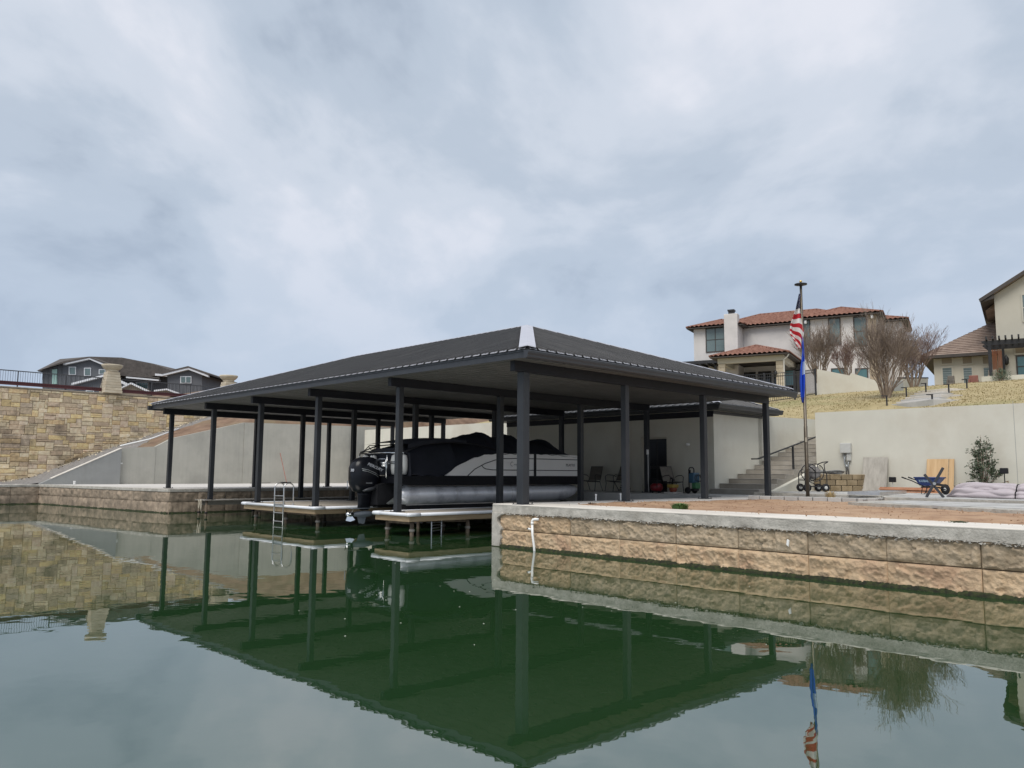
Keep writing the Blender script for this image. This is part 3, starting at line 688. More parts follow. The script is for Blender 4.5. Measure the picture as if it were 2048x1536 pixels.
for (y0, sg) in ((-ov,-1),):
    mb = MB(); mb.prism([(-ov-.1, y0 + sg*(.002+a), ez0 + b) for a, b in GP], (SU+2*ov+.2, 0, 0)); mb.build('gutter', M_char, SH, fix=True)
mb = MB(); mb.prism([(-ov - (.002+a), -ov-.1, ez0 + b) for a, b in GP], (0, SVL+2*ov+.2, 0)); mb.build('gutter', M_char, SH, fix=True)
hw_ = (SU+2*ov)/2; rise = hw_*.36
def shed_panel(s0, s1, side, L_):
    e = -.04; w_ = s1-s0
    top = lambda s: max(.02, min(hw_, s, L_-s))
    def P3(s, d, h):
        z = ez1 + rise*d/hw_ + h
        return {'v0': (-ov+s, -ov+d, z), 'u0': (-ov+d, -ov+s, z), 'u1': (SU+ov-d, -ov+s, z), 'v1': (-ov+s, SVL+ov-d, z)}[side]
    sec = [(0,0),(w_*.78,0),(w_*.84,.035),(w_*.95,.035),(w_,0)]
    mb = MB(); n = len(sec)
    mb.add([P3(s0+x,e,h) for x,h in sec] + [P3(s0+x, top(s0)+(top(s1)-top(s0))*x/w_, h) for x,h in sec] + [P3(s0+x,e,h-.02) for x,h in sec], [(i,i+1,n+i+1,n+i) for i in range(n-1)] + [(2*n+i,2*n+i+1,i+1,i) for i in range(n-1)])
    o = mb.build('roof_panel', M_roof, SH)
    if side == 'v0':
        tb = MB(); tb.add([P3(s0+a*w_, d, h) for d,h in ((-.07,-.03),(-.045,-.004),(-.0,.004)) for a in (.05,.76)], [(0,1,3,2),(2,3,5,4)]); tb.build('eave_glint', M_trim, o)  # same painted sky glint along the shed eave
for side, L_ in (('v0',SU+2*ov),('u0',SVL+2*ov),('u1',SVL+2*ov),('v1',SU+2*ov)):
    n = int(round(L_/.32)); st = L_/n
    for i in range(n): shed_panel(i*st, (i+1)*st, side, L_)
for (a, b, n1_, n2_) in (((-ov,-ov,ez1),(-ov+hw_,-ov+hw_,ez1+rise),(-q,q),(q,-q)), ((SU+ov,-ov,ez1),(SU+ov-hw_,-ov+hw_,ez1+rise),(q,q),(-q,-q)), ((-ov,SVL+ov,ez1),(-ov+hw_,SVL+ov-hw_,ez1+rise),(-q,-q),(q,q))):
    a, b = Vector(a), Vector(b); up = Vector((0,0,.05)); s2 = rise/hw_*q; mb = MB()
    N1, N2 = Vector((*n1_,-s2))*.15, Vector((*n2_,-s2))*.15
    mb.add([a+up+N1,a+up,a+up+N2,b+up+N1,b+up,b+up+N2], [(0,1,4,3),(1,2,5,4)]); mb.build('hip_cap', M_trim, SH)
sc_ = EK('wall_light', 'small white wall light on the shed wall right of the door', 'wall light', 13.99, 5.1, 2.78)
mb = MB(); mb.lathe([(.05,0),(.055,.02),(.02,.05)], (0,0,0), 12, 'X', Matrix.Rotation(math.pi,4,'Z')); mb.build('lamp_base', M_pvc, sc_, True)
mb = MB(); mb.lathe([(.0,-.05),(.05,-.03),(.055,.02),(.03,.05)], (-.1,0,0), 12); mb.build('lamp_shade', M_pvc, sc_, True)
# long retaining wall of the right yard, with the stair let into it
RW = EK('retaining_wall', 'long beige stucco retaining wall behind the paved yard', 'retaining wall', 18.2, 2.0, 0)
mb = MB()
def rwf(s, t): return (0, -s*20, .85 + t*(3.28 + .015*math.sin(s*9)))
mb.prism([(0,0,.85),(0,0,4.05),(0,-7,4.02),(0,-26,4.06),(0,-26,.85)], (.26,0,0)); mb.build('wall', M_stucco, RW, fix=True)
mb = MB(); mb.box(.262, 4.2, -.26, 0, .85, 4.05); mb.build('wall', M_stucco, RW)
for y in (-6.6,-13.2): mb = MB(); mb.box(-.003,.0, y-.006, y+.006, .9, 4.1); mb.build('control_joint', M_concd, RW)
LW = EK('retaining_wall', 'lower stucco wall running from the shed beside the stair', 'retaining wall', 17.7, 4.0, 0)
mb = MB(); mb.prism([(-.35,.0,.85),(-.35,.0,3.97),(5.0,0,4.09),(5.0,0,.85)], (0,.26,0)); mb.build('wall', M_stucco, LW, fix=True)
mb = MB(); mb.box(4.7,4.95,-1.92,-.002,.85,4.18); mb.build('end_wall', M_stucco, LW)
BW = EK('retaining_wall', 'plain stucco wall closing the yard behind the shed', 'retaining wall', 18.2, 15.0, 0)
mb = MB(); mb.box(0,.22,0,18,.85,4.4); mb.build('wall', M_stucco, BW)
# stair
ST = EK('stair', 'concrete stair climbing beside the shed to the lawn', 'stairs', 13.66, 2.0, 0)
for k in range(13):
    mb = MB(); z = 1.005 + .175*(k+1)
    mb.box(.634*k, 8.5 if k == 12 else .634*(k+1)+.02, .002, 1.91, max(.9, z-.30), z); s_ = mb.build('step', M_stair, ST, bevel=.012)
    tb = MB(); tb.box(.634*k-.012, .634*k+.30, .004, 1.908, z, z+.006); tb.build('tread', M_slab, s_)
mb = MB(); mb.prism([(.7,-.17,.9),(.7,-.17,1.12),(2.98,-.17,1.66),(4.32,-.17,2.08),(4.353,-.17,2.08),(4.353,-.17,.9)], (0,.168,0)); mb.build('side_curb', M_stucco, ST, fix=True)
HR = EK('handrail', 'black metal handrail with one post on the concrete stair', 'handrail', 13.66, 2.2, 0)
mb = MB(); mb.bar((-.1,0,2.22),(.33,0,2.23),.045,.045); mb.bar((.32,0,2.23),(5.0,0,3.19),.045,.045); mb.box(4.92,5.04,-.06,.06,3.12,3.24); mb.build('rail', M_iron, HR)
mb = MB(); mb.box(2.85,2.91,-.03,.03,1.6,2.74); mb.build('post', M_iron, HR)

# ================================================================== CONCRETE WALL AT THE LEFT
GW = EU('concrete_wall', 'tall grey concrete retaining wall with sloping top behind the slips', 'concrete wall', 0, 33, 0)
segs = [(2.33,4.12,[(2.33,2.85),(4.12,2.99)]), (4.13,9.21,[(4.13,2.99),(4.99,3.47),(9.21,4.56)]), (9.22,16.5,[(9.22,4.56),(16.5,4.68)]), (16.51,24,[(16.51,4.68),(24,4.8)]), (24.01,31,[(24.01,4.8),(31,4.94)])]
for i, (a, b, tp) in enumerate(segs):
    off = .03*(i % 2)
    mb = MB(); mb.prism([(a,off,.5)] + [(x,off,z) for x,z in tp] + [(b,off,.5)], (0,.3-off,0)); mb.build('wall_panel', M_conc, GW, fix=True)
mb = MB(); mb.tube([(2.29,-.05,1.0),(2.29,-.05,2.8)], .03, 6); mb.build('drain_pipe', M_concd, GW)
mb = MB(); mb.box(2.22,2.4,-.1,-.03,2.0,2.08); mb.build('pipe_clip', M_pvc, GW)
DWL = EU('concrete_wall', 'low dark grey concrete wing wall sloping down to the water', 'concrete wall', 0, 32.75, 0)
mb = MB(); mb.prism([(-1.5,.0,.5),(-1.5,.0,.97),(-1.2,.0,1.12),(2.27,0,2.83),(2.27,0,.5)], (0,.3,0)); mb.build('wall_panel', M_concd, DWL, fix=True)
mb = MB(); mb.bar((-1.0,.15,1.235),(2.27,.15,2.845),.34,.035); mb.build('wall_cap', M_copetop, DWL)
PV = EU('pipe', 'long white pipe lying up the clay slope above the concrete wall', 'pipe', 0, 33.6, 0)
mb = MB(); mb.tube([(2.4,-.2,2.98),(4.2,.6,3.42),(6.3,1.9,4.15)], .045, 8); mb.build('pipe_run', M_pvc, PV, True)
for i, (a, b) in enumerate((((1.0,37.9,2.22),(2.2,37.9,2.78)), ((2.3,37.75,2.9),(4.3,37.75,3.65)))):
    o = E('board', ['short loose board on the gravel below the stone wall', 'longer loose pale board higher up the gravel run'][i], 'board', (0,0,0), 0, 'loose boards on the gravel')
    mb = MB(); mb.bar(W(*a), W(*b), .1, .04); mb.build('plank', M_woodt, o)
o = EU('pipe_stub', 'short white pipe stub standing on the far left slab', 'pipe', -.35, 31.2, .94)
mb = MB(); mb.tube([(0,0,0),(0,0,.17)], .05, 10); mb.lathe([(.06,0),(.06,.05)], (0,0,.14), 10); mb.build('stub', M_pvc, o, True)
BR = EU('broom', 'push broom with red handle leaning on the concrete wall', 'broom', 11.6, 32.3, .945)
mb = MB(); mb.tube([(.05,-.12,.06),(-.06,.62,1.85)], .017, 8); mb.build('handle', mat('broom_handle', (.33,.10,.07), (.40,.14,.10), 5, .6), BR)
mb = MB(); mb.box(-.33,.33,-.17,-.09,.02,.09); mb.build('head', M_blackm, BR); 
mb = MB(); mb.box(-.32,.32,-.165,-.095,0,.02); mb.build('bristles', M_blackm, BR)
o = EU('shovel', 'black shovel lying on the slab left of the broom', 'shovel', 10.3, 32.3, .945)
mb = MB(); mb.tube([(-.6,0,.02),(.4,.1,.03)], .016, 6); mb.build('handle', M_blackm, o); mb = MB(); mb.prism([(-.6,-.1,.01),(-.6,.1,.01),(-.85,.12,.02),(-.95,0,.03),(-.85,-.12,.02)], (0,0,.015)); mb.build('blade', M_blackm, o)

# ================================================================== STONE WALL, RAILING, PEDESTALS
def stone_mat():
    m = bpy.data.materials.new('ashlar_stone'); m.use_nodes = True; t = m.node_tree; b = t.nodes['Principled BSDF']; lk = t.links.new
    b.inputs['Roughness'].default_value = .95
    oi = t.nodes.new('ShaderNodeObjectInfo'); r_ = t.nodes.new('ShaderNodeValToRGB'); r_.color_ramp.interpolation = 'CONSTANT'
    tones = [(.46,.37,.245),(.42,.335,.24),(.52,.43,.30),(.47,.37,.22),(.40,.315,.235),(.49,.405,.29),(.44,.33,.20),(.54,.455,.325),(.43,.35,.265),(.48,.385,.25),(.36,.28,.20),(.51,.395,.22)]
    e_ = r_.color_ramp.elements; e_[0].color = (*tones[0],1); e_[0].position = 0; e_[1].position = 1/12; e_[1].color = (*tones[1],1)
    for i in range(2, 12): x = e_.new(i/12); x.color = (*tones[i],1)
    lk(oi.outputs['Random'], r_.inputs[0])
    g = t.nodes.new('ShaderNodeNewGeometry')
    n = t.nodes.new('ShaderNodeTexNoise'); n.inputs['Scale'].default_value = .8; n.inputs['Detail'].default_value = 9; n.inputs['Roughness'].default_value = .65; lk(g.outputs['Position'], n.inputs['Vector'])
    mr = t.nodes.new('ShaderNodeMapRange'); mr.inputs[1].default_value = .50; mr.inputs[2].default_value = .68; mr.inputs[3].default_value = 0; mr.inputs[4].default_value = .7; lk(n.outputs[0], mr.inputs[0])
    m1 = t.nodes.new('ShaderNodeMix'); m1.data_type = 'RGBA'; m1.inputs[7].default_value = (.115,.09,.07,1); lk(mr.outputs[0], m1.inputs[0]); hs_ = t.nodes.new('ShaderNodeHueSaturation'); wn_ = t.nodes.new('ShaderNodeTexWhiteNoise'); wn_.noise_dimensions = '1D'; lk(oi.outputs['Random'], wn_.inputs['W']); vr_ = t.nodes.new('ShaderNodeMapRange'); vr_.inputs[3].default_value = 1.08; vr_.inputs[4].default_value = 1.62; lk(wn_.outputs[0], vr_.inputs[0]); lk(vr_.outputs[0], hs_.inputs['Value']); hs_.inputs['Saturation'].default_value = 1.06; lk(r_.outputs[0], hs_.inputs['Color']); lk(hs_.outputs[0], m1.inputs[6])
    n2_ = t.nodes.new('ShaderNodeTexNoise'); n2_.inputs['Scale'].default_value = 7; n2_.inputs['Detail'].default_value = 6; lk(g.outputs['Position'], n2_.inputs['Vector'])
    m2 = t.nodes.new('ShaderNodeMix'); m2.data_type = 'RGBA'; m2.blend_type = 'OVERLAY'; m2.inputs[0].default_value = .55; lk(m1.outputs[2], m2.inputs[6]); lk(n2_.outputs[0], m2.inputs[7])
    lk(m2.outputs[2], b.inputs['Base Color'])
    bn = t.nodes.new('ShaderNodeBump'); bn.inputs['Strength'].default_value = .7; bn.inputs['Distance'].default_value = .03; lk(n2_.outputs[0], bn.inputs['Height']); lk(bn.outputs[0], b.inputs['Normal'])
    return m
M_ash = stone_mat()
SW_U0, SW_U1, SWZ0, SWZ1 = -16.0, 11.6, .72, 6.15
SWL = EU('stone_wall', 'tall ashlar stone wall of mottled tan blocks at far left', 'stone wall', 0, 38.0, 0)
mb = MB(); mb.box(SW_U0, SW_U1, .028, .6, .2, SWZ1-.03); mb.build('mortar_core', mat('wall_mortar', (.46,.385,.28), (.54,.46,.335), 3, .95), SWL)
mb = MB(); mb.box(SW_U0, SW_U1, -.04, .62, SWZ1-.028, SWZ1+.05); mb.build('wall_cap', mat('wall_cap_stone', (.24,.20,.155), (.36,.31,.24), 3, .95, bump=.5), SWL, bevel=.02)
rnd = random.Random(11); cw, ch = .15, .125
nu_, nz_ = int((SW_U1-SW_U0)/cw), int((SWZ1-.03-SWZ0)/ch)
occ = [[0]*nu_ for _ in range(nz_)]; stones = []
for j in range(nz_):
    for i in range(nu_):
        if occ[j][i]: continue
        hh = rnd.choice([1,1,2,2,2,2,3]); ww = rnd.choice([3,3,4,4,5,6]) if hh < 3 else rnd.choice([2,3,4])
        if hh == 1: ww = rnd.choice([3,4,5,6,6])
        ww = min(ww, nu_-i); hh = min(hh, nz_-j)
        for k in range(1, ww):
            if occ[j][i+k]: ww = k; break
        while hh > 1 and any(occ[j+hh-1][i+k] or occ[j+1][i+k] for k in range(ww)): hh -= 1
        for a in range(hh):
            for k in range(ww): occ[j+a][i+k] = 1
        stones.append((SW_U0+i*cw, SWZ0+j*ch, ww*cw, hh*ch))
def stone_mb(mb, x, z, w_, h_):
    g = .007; d = rnd.uniform(.0,.028); jx = lambda: rnd.uniform(-.008,.008); b_ = .018
    o_ = [(x+g+jx(),.07,z+g+jx()),(x+w_-g+jx(),.07,z+g+jx()),(x+w_-g+jx(),.07,z+h_-g+jx()),(x+g+jx(),.07,z+h_-g+jx())]
    cx_, cz_ = x+w_/2, z+h_/2
    m_ = [(p[0], .0-d+.012, p[2]) for p in o_]
    i_ = [(p[0]+(b_ if p[0]<cx_ else -b_), -d-rnd.uniform(0,.015), p[2]+(b_ if p[2]<cz_ else -b_)) for p in o_]
    mb.add(o_+m_+i_, [(0,1,5,4),(1,2,6,5),(2,3,7,6),(3,0,4,7),(4,5,9,8),(5,6,10,9),(6,7,11,10),(7,4,8,11),(8,9,10,11)])
vis = []; rest = MB()
for s in stones:
    if s[1]+s[3] < zstrip(s[0]+s[2]/2) - .05 and s[0] > -1.5: continue
    (vis.append(s) if s[0] > -3.6 else stone_mb(rest, *s))
vis.sort(key=lambda s: -s[2]*s[3])
for k, s in enumerate(vis):
    if k < 300: mb = MB(); stone_mb(mb, *s); mb.build('stone', M_ash, SWL)
    else: stone_mb(rest, *s)
o = rest.build('small_stones', M_ash, SWL); o['kind'] = 'stuff'
def pedestal(u, label, hs=1.0):
    p = EU('stone_pedestal', label, 'pedestal', u, 38.12, SWZ1+.05, 0, 'stone pedestals along the wall'); n = 8; hh = 1.28/n
    for k in range(n):
        w0 = .50 - .021*k; mb = MB(); x = 0
        mb = MB(); mb.box(-w0, w0, -w0, w0, k*hh, (k+1)*hh-.012); mb.build('course_stone', M_lime, p, bevel=.015)
    mb = MB(); mb.lathe([(.30,0),(.34,.03),(.36,.10),(.34,.14)], (0,0,1.27), 24); mb.build('neck', M_lime, p, True)
    mb = MB(); mb.lathe([(.34,0),(.44,.06),(.54,.17),(.58,.24),(.58,.31),(.48,.32),(.40,.25),(.1,.22)], (0,0,1.40), 28); mb.build('bowl', M_lime, p, True)
pedestal(3.2, 'stone pedestal with bowl cap standing in front of the grey house')
pedestal(10.4, 'stone pedestal with bowl cap half hidden by the boathouse roof')
RL = EU('railing', 'dark metal picket railing on top of the stone wall', 'railing', 0, 38.30, 6.2)
mb = MB(); mb.box(SW_U0,10.3,-.03,.03,.88,.93); mb.build('top_rail', M_rail, RL)
mb = MB(); mb.box(SW_U0,10.3,-.02,.02,.28,.32); mb.build('bottom_rail', M_rail, RL)
mb = MB(); x = SW_U0
while x < 10.3: mb.box(x-.007,x+.007,-.007,.007,.32,.88); x += .12
o = mb.build('pickets', M_rail, RL); o['kind'] = 'stuff'
x = SW_U0
while x < 10.3: mb = MB(); mb.box(x-.025,x+.025,-.025,.025,.0,.93); mb.build('rail_post', M_rail, RL); x += 2.4
GB = EU('bridge_beam', 'maroon steel beam running along the stone wall under the railing', 'steel beam', 0, 38.18, 6.2)
mb = MB(); mb.box(SW_U0, 2.7, -.06,.05,.10,.16); mb.box(SW_U0, 2.7, -.03,.03,.16,.24); mb.box(SW_U0,2.7,-.06,.05,.24,.29); mb.build('flange_beam', M_maroon, GB)
mb = MB(); mb.box(3.75, 9.8, -.06,.05,.10,.16); mb.box(3.75, 9.8, -.03,.03,.16,.24); mb.box(3.75,9.8,-.06,.05,.24,.29); mb.build('flange_beam', M_maroon, GB)

# ================================================================== PONTOON BOAT
BT = EU('pontoon_boat', 'covered pontoon boat with pale side panels and outboard motor on the lift', 'boat', 1.9, 8.05, 0)
for y in (-.93, 0, .93):
    rr = .285
    mb = MB(); prof = [(.02,-.10),(.14,-.085),(rr-.01,.06),(rr,.10),(rr,6.95),(.25,7.30),(.17,7.62),(.03,7.85)]
    mb.lathe(prof, (0,y,1.01), 32, 'X')
    for i, p in enumerate(mb.v):
        if p[0] > 6.9: mb.v[i] = (p[0], p[1], p[2] + .12*((p[0]-6.9)/.95)**1.5)
    t = mb.build('pontoon_tube', M_tubeal, BT, True)
    md = t.modifiers.new('edge', 'EDGE_SPLIT'); md.split_angle = R(35)
    mb = MB(); mb.box(.15,6.9,y-.012,y+.012,.70,.73); mb.box(.1,7.0,y-.10,y+.10,1.265,1.30); mb.build('keel_strip', M_alu, t)
    for x in (1.9, 4.3): mb = MB(); mb.lathe([(rr+.003,0),(rr+.003,.02)], (x,y,1.01), 32, 'X'); mb.build('weld_band', M_alu, t, True)
    mb = MB(); mb.prism([(-.22,y-.02,.74),(.05,y-.02,.74),(.1,y-.02,1.0),(-.10,y-.02,.98)], (0,.04,0)); mb.build('stern_fin', M_alu, t, fix=True)
mb = MB(); mb.prism([(-.28,-1.26,1.36),(.1,-1.26,1.29),(7.55,-1.26,1.29),(7.75,-1.26,1.36),(7.75,-1.26,1.57),(-.28,-1.26,1.57)], (0,2.52,0)); mb.build('deck', M_hull, BT, fix=True)
mb = MB(); mb.box(-.30,7.76,-1.275,-1.262,1.44,1.475); mb.box(-.30,7.76,-1.275,-1.262,1.52,1.575); mb.build('rub_rail', M_hull, BT)
mb = MB(); mb.prism([(-.55,-.45,.72),(-.28,-.45,.72),(.6,-.45,1.29),(-.28,-.45,1.36),(-.55,-.45,1.30)], (0,.9,0)); mb.build('motor_pod', M_blackm, BT, fix=True)
curve = [(1.35,1.58),(1.74,1.84),(2.15,2.02),(2.57,2.165),(2.99,2.255),(3.43,2.305),(3.88,2.325)]
def side(y, off):
    mb = MB(); mb.prism([(x,y,z) for x,z in curve + [(7.45,2.335),(7.58,2.28),(7.6,1.58)]], (0,off,0)); p = mb.build('side_panel', M_boatw, BT, fix=True)
    s_ = -1 if y < 0 else 1; yy = y + s_*.004; pm = MB(); r = .014
    pm.tube([(x,yy,z) for x,z in [(2.26,1.58),(2.57,1.80),(3.0,1.98),(3.44,2.10),(3.88,2.155),(4.6,2.17),(7.55,2.17)]], r, 6)
    pm.tube([(x,yy,z) for x,z in [(2.85,1.93),(2.93,1.855),(3.04,1.81),(3.33,1.782),(4.2,1.78),(7.58,1.785)]], r, 6)
    pm.box(5.25,5.36,yy-.012,yy+.012,1.575,2.34); pm.box(1.3,7.6,yy-.014,yy+.014,1.565,1.59)
    pm.build('piping', M_blackm, p)
    return p
p1_ = side(-1.262, .04); side(1.222, .04)
mb = MB(); mb.prism([(7.56,-1.22,1.58),(7.56,-1.22,2.30),(7.72,-.6,2.30),(7.72,.6,2.30),(7.56,1.22,2.30),(7.56,1.22,1.58)], (.03,0,0)); mb.build('bow_gate', M_boatw, BT, fix=True)
Mtx = lambda x, y, z, s=1: Matrix(((1,0,0,x),(0,0,-1,y),(0,1,0,z),(0,0,0,1)))
mb = MB(); mb.tube([(4.22+.07*math.cos(a*.3), -1.268, 1.98+.07*math.sin(a*.3)) for a in range(3,18)], .006, 5)
mb.tube([(4.30+.02*k, -1.268, 1.94+.035*abs(math.sin(k*1.25))+(.05 if k in (9,11) else 0)) for k in range(16)], .007, 5)
mb.build('script_lettering', M_lettd, p1_)
text_part('block_lettering', 'PLAYTO', .13, M_lettd, p1_, Mtx(7.12,-1.268,1.97), 0)
# mooring cover: taut between poles, sagging between them
ridge = [(.25,2.40),(.9,2.58),(1.6,2.70),(2.5,2.73),(2.9,2.86),(3.2,2.95),(3.55,2.98),(3.75,3.08),(3.95,2.98),(4.35,2.90),(4.8,2.93),(5.0,3.06),(5.2,2.94),(5.6,2.84),(6.2,2.77),(6.52,2.75),(6.72,2.96),(6.92,2.73),(7.1,2.64),(7.45,2.45),(7.75,2.32)]
def hem(x): return lerp_tab([(.05,1.60),(.9,1.58),(1.3,1.58),(1.74,1.85),(2.15,2.03),(2.57,2.17),(2.99,2.26),(3.43,2.30),(4.2,2.30),(5.1,2.34),(6.6,2.30),(7.8,2.24)], x)
def cov(s, t):
    x = .05 + s*7.75; zc = lerp_tab(ridge, x); a = abs(t*2-1); yw = 1.285
    y = (t*2-1)*yw; zh = hem(x)
    if x < 1.9:                                    # steep curtain side at the stern seats
        k = 1 - smooth(.55, 1.0, a)**1.3
    else: k = 1 - a**1.9
    z = zh + (zc - zh)*k + .045*fbm((x*2.6, y*3.2, 3), 4) * (1-a*.8) + .025*math.sin(x*9+a*3)*(a > .6)*(1-a)
    if a > .999: z = zh + .015*math.sin(x*11) + .01*fbm((x*5,1,1),2)
    return (x, y, z)
mb = MB(); mb.grid(cov, 110, 26); mb.build('mooring_cover', M_canvas, BT, True)
mb = MB(); mb.prism([(.05,-1.27,1.58),(.05,-1.2,2.25),(.05,-.5,2.42),(.05,.5,2.42),(.05,1.2,2.25),(.05,1.27,1.58)], (.02,0,0)); mb.build('cover_end', M_canvas, BT, fix=True)
# folded sun top frame lying over the stern
mb = MB(); 
for y in (-1.2, 1.2):
    mb.tube([(-.10,y,2.30),(.5,y,2.52),(1.5,y,2.62),(2.6,y,2.60),(3.6,y,2.42),(4.2,y,2.38)], .02, 6)
mb.tube([(-.10,-1.2,2.30),(-.14,0,2.36),(-.10,1.2,2.30)], .02, 6); mb.build('top_frame', M_blackm, BT, True)
mb = MB()
mb.grid(lambda s,t: (-.05+s*2.3, -1.22+t*2.44, 2.40 + .30*math.sin(min(1,.25+s*.75)*math.pi/2) + .06*(1-(t*2-1)**2) + .05*math.sin(s*math.pi)), 30, 10)
mb.grid(lambda s,t: (-.05+s*2.3, -1.23, 2.40 + .30*math.sin(min(1,.25+s*.75)*math.pi/2) + .05*math.sin(s*math.pi) - .13*t*(1-.4*s)), 30, 3)
mb.build('folded_sun_top', M_canvas, BT, True)
# chrome rails and the pale seat backs at the stern
mb = MB()
for y in (-1.1,-.35,.45,1.15):
    mb.tube([(-.2,y,1.57),(-.17,y,1.85),(-.12,y+.06,2.18),(-.05,y+.15,2.27)], .022, 8)
mb.tube([(-.1,-1.1,2.26),(-.12,0,2.28),(-.1,1.15,2.26)], .022, 8); mb.tube([(-.16,-1.1,1.95),(-.18,-.35,1.95)], .016, 6); mb.tube([(-.16,.45,1.95),(-.18,1.15,1.95)], .016, 6)
mb.tube([(-.16,-1.1,2.0),(-.18,-.35,2.0)], .016, 6)
mb.build('stern_rail', M_chrome, BT, True)
mb = MB()
for y in (-1.05,.5):
    mb.tube([(-.1,y,2.28),(.1,y+.2,2.52),(.1,y+.5,2.52),(-.1,y+.62,2.28)], .014, 6); mb.tube([(-.06,y+.1,2.32),(.05,y+.5,2.5)], .012, 6)
mb.build('folded_brace', M_blackm, BT, True)
for y in (-1.02,-.6,.55,.98):
    mb = MB(); mb.lathe([(.02,0),(.12,.03),(.15,.2),(.15,.45),(.12,.58),(.03,.62)], (-.06,y,1.60), 14); c_ = mb.build('seat_back', M_seat, BT, True); c_.scale = (.8,1,1)
bl = MB(); 
for k in range(3): bl.box(-.36,-.22,-.5,-.02,1.86+.05*k,1.885+.05*k)
bl.tube([(-.3,-.52,1.5),(-.32,-.52,2.0),(-.28,-.45,2.08),(-.28,-.1,2.08),(-.32,-.02,2.0),(-.3,-.02,1.5)], .02, 8); bl.build('boarding_ladder', M_chrome, BT, True)
mb = MB(); mb.tube([(7.75,-.9,1.52),(7.9,-.95,1.50)], .03, 8); mb.tube([(7.85,-.95,1.5),(7.86,-1.0,1.3),(7.8,-1.05,1.08),(7.6,-1.1,.95)], .014, 6); mb.build('bow_line', M_rope, BT, True)
mb = MB(); mb.box(7.7,7.95,-1.0,-.8,1.42,1.56); mb.build('bow_chock', M_blackm, BT, bevel=.02)
# outboard motor (bolted to the boat)
OM = bpy.data.objects.new('outboard_motor', None); link(OM, BT); OM.location = (-.72, 0, 0)
def sect(z, a, b, xo, n=28, ex=2.6):
    return [(xo + a*math.copysign(abs(math.cos(2*math.pi*k/n))**(2/ex), math.cos(2*math.pi*k/n)), b*math.copysign(abs(math.sin(2*math.pi*k/n))**(2/ex), math.sin(2*math.pi*k/n)), z) for k in range(n)]
def loft(secs):
    mb = MB(); n = len(secs[0]); mb.add([p for s in secs for p in s], [(i*n+k, i*n+(k+1)%n, (i+1)*n+(k+1)%n, (i+1)*n+k) for i in range(len(secs)-1) for k in range(n)] + [tuple(range(n-1,-1,-1)), tuple((len(secs)-1)*n+k for k in range(n))])
    return mb
cw_ = loft([sect(1.06,.24,.17,.05), sect(1.12,.36,.24,.0), sect(1.30,.455,.30,-.02), sect(1.55,.48,.325,-.02), sect(1.8,.475,.325,-.02), sect(1.96,.43,.30,-.01), sect(2.07,.33,.235,.02), sect(2.125,.2,.14,.04), sect(2.14,.06,.05,.05)]).build('cowl', M_black, OM, True)
mb = MB(); mb.tube([(.20,-.325,1.22),(-.05,-.333,1.17),(-.25,-.30,1.13)], [.05,.06,.02], 8); mb.build('cowl_vane', M_char, OM, True)
for k, (z, a) in enumerate(((1.69,0),(1.64,1))):
    mb = MB(); mb.tube([(-.30+.02*k,-.300,z+.09),(-.10,-.330,z+.06),(.15,-.334,z-.03),(.28,-.325,z-.10)], .008, 6); mb.build('cowl_stripe', M_galv, OM, True)
mb = MB(); mb.box(-.16,.05,-.334,-.326,1.35,1.37); mb.build('cowl_badge', M_galv, OM)
mb = MB(); mb.tube([(-.49,.05,1.42),(-.56,.05,1.42),(-.56,.05,1.2),(-.48,.05,1.2)], .012, 6); mb.build('tow_bracket', M_stain, OM)
tx = Matrix(((math.cos(-.36),-math.sin(-.36),0,.14),(0,0,-1,-.336),(math.sin(-.36),math.cos(-.36),0,1.83),(0,0,0,1)))
text_part('maker_lettering', 'MERCURY', .125, M_lett, OM, tx, .25, .006, 1.0)
text_part('power_lettering', '300', .12, M_lett, OM, Matrix(((0,0,-1,-.503),(-1,0,0,-.10),(0,1,0,1.73),(0,0,0,1))), .1, .006)
ms = loft([sect(.55,.13,.06,.02,20,2.2), sect(.62,.22,.07,.0,20,2.2), sect(.75,.20,.10,.0,20), sect(1.0,.25,.15,.03,20), sect(1.08,.28,.17,.05,20)]).build('midsection', M_black, OM, True)
mb = MB(); mb.box(.22,.50,-.17,.17,.66,1.30); mb.tube([(.2,-.12,.9),(.4,-.2,.86),(.45,-.1,1.1)], .03, 8); mb.tube([(.22,.1,1.2),(.4,.0,1.28),(.5,.1,1.2)], .03, 8); mb.build('swivel_bracket', M_blackm, OM, bevel=.02)
mb = MB(); mb.lathe([(.01,-.42),(.06,-.36),(.085,-.22),(.10,0),(.085,.2),(.02,.36)], (0,0,.44), 18, 'X')
mb.prism([(-.25,-.012,.46),(.12,-.012,.46),(.02,-.012,.14),(-.16,-.012,.17)], (0,.024,0)); mb.prism([(-.46,-.11,.60),(.18,-.08,.60),(.18,.08,.60),(-.46,.11,.60)], (0,0,.018))
lu = mb.build('lower_unit', mat('lower_unit_grey', (.13,.15,.175), (.17,.19,.215), 3, .4), OM, True); lu.modifiers.new('e', 'EDGE_SPLIT').split_angle = R(40)
mb = MB(); mb.lathe([(.03,-.60),(.065,-.57),(.085,-.40)], (0,0,.44), 14, 'X')
for k in range(3):
    a = k*2.094+.5; ca, sa = math.cos(a), math.sin(a)
    pts = []
    for (r_, t_, tw) in ((.05,-.05,.05),(.16,-.13,.10),(.21,-.03,.0),(.18,.09,-.08),(.05,.05,-.05)):
        pts.append((-.48+tw, ca*r_ - sa*t_, .44 + sa*r_ + ca*t_))
    mb.add(pts, [(0,1,2,3,4)])
mb.build('propeller', M_chrome, OM, True)
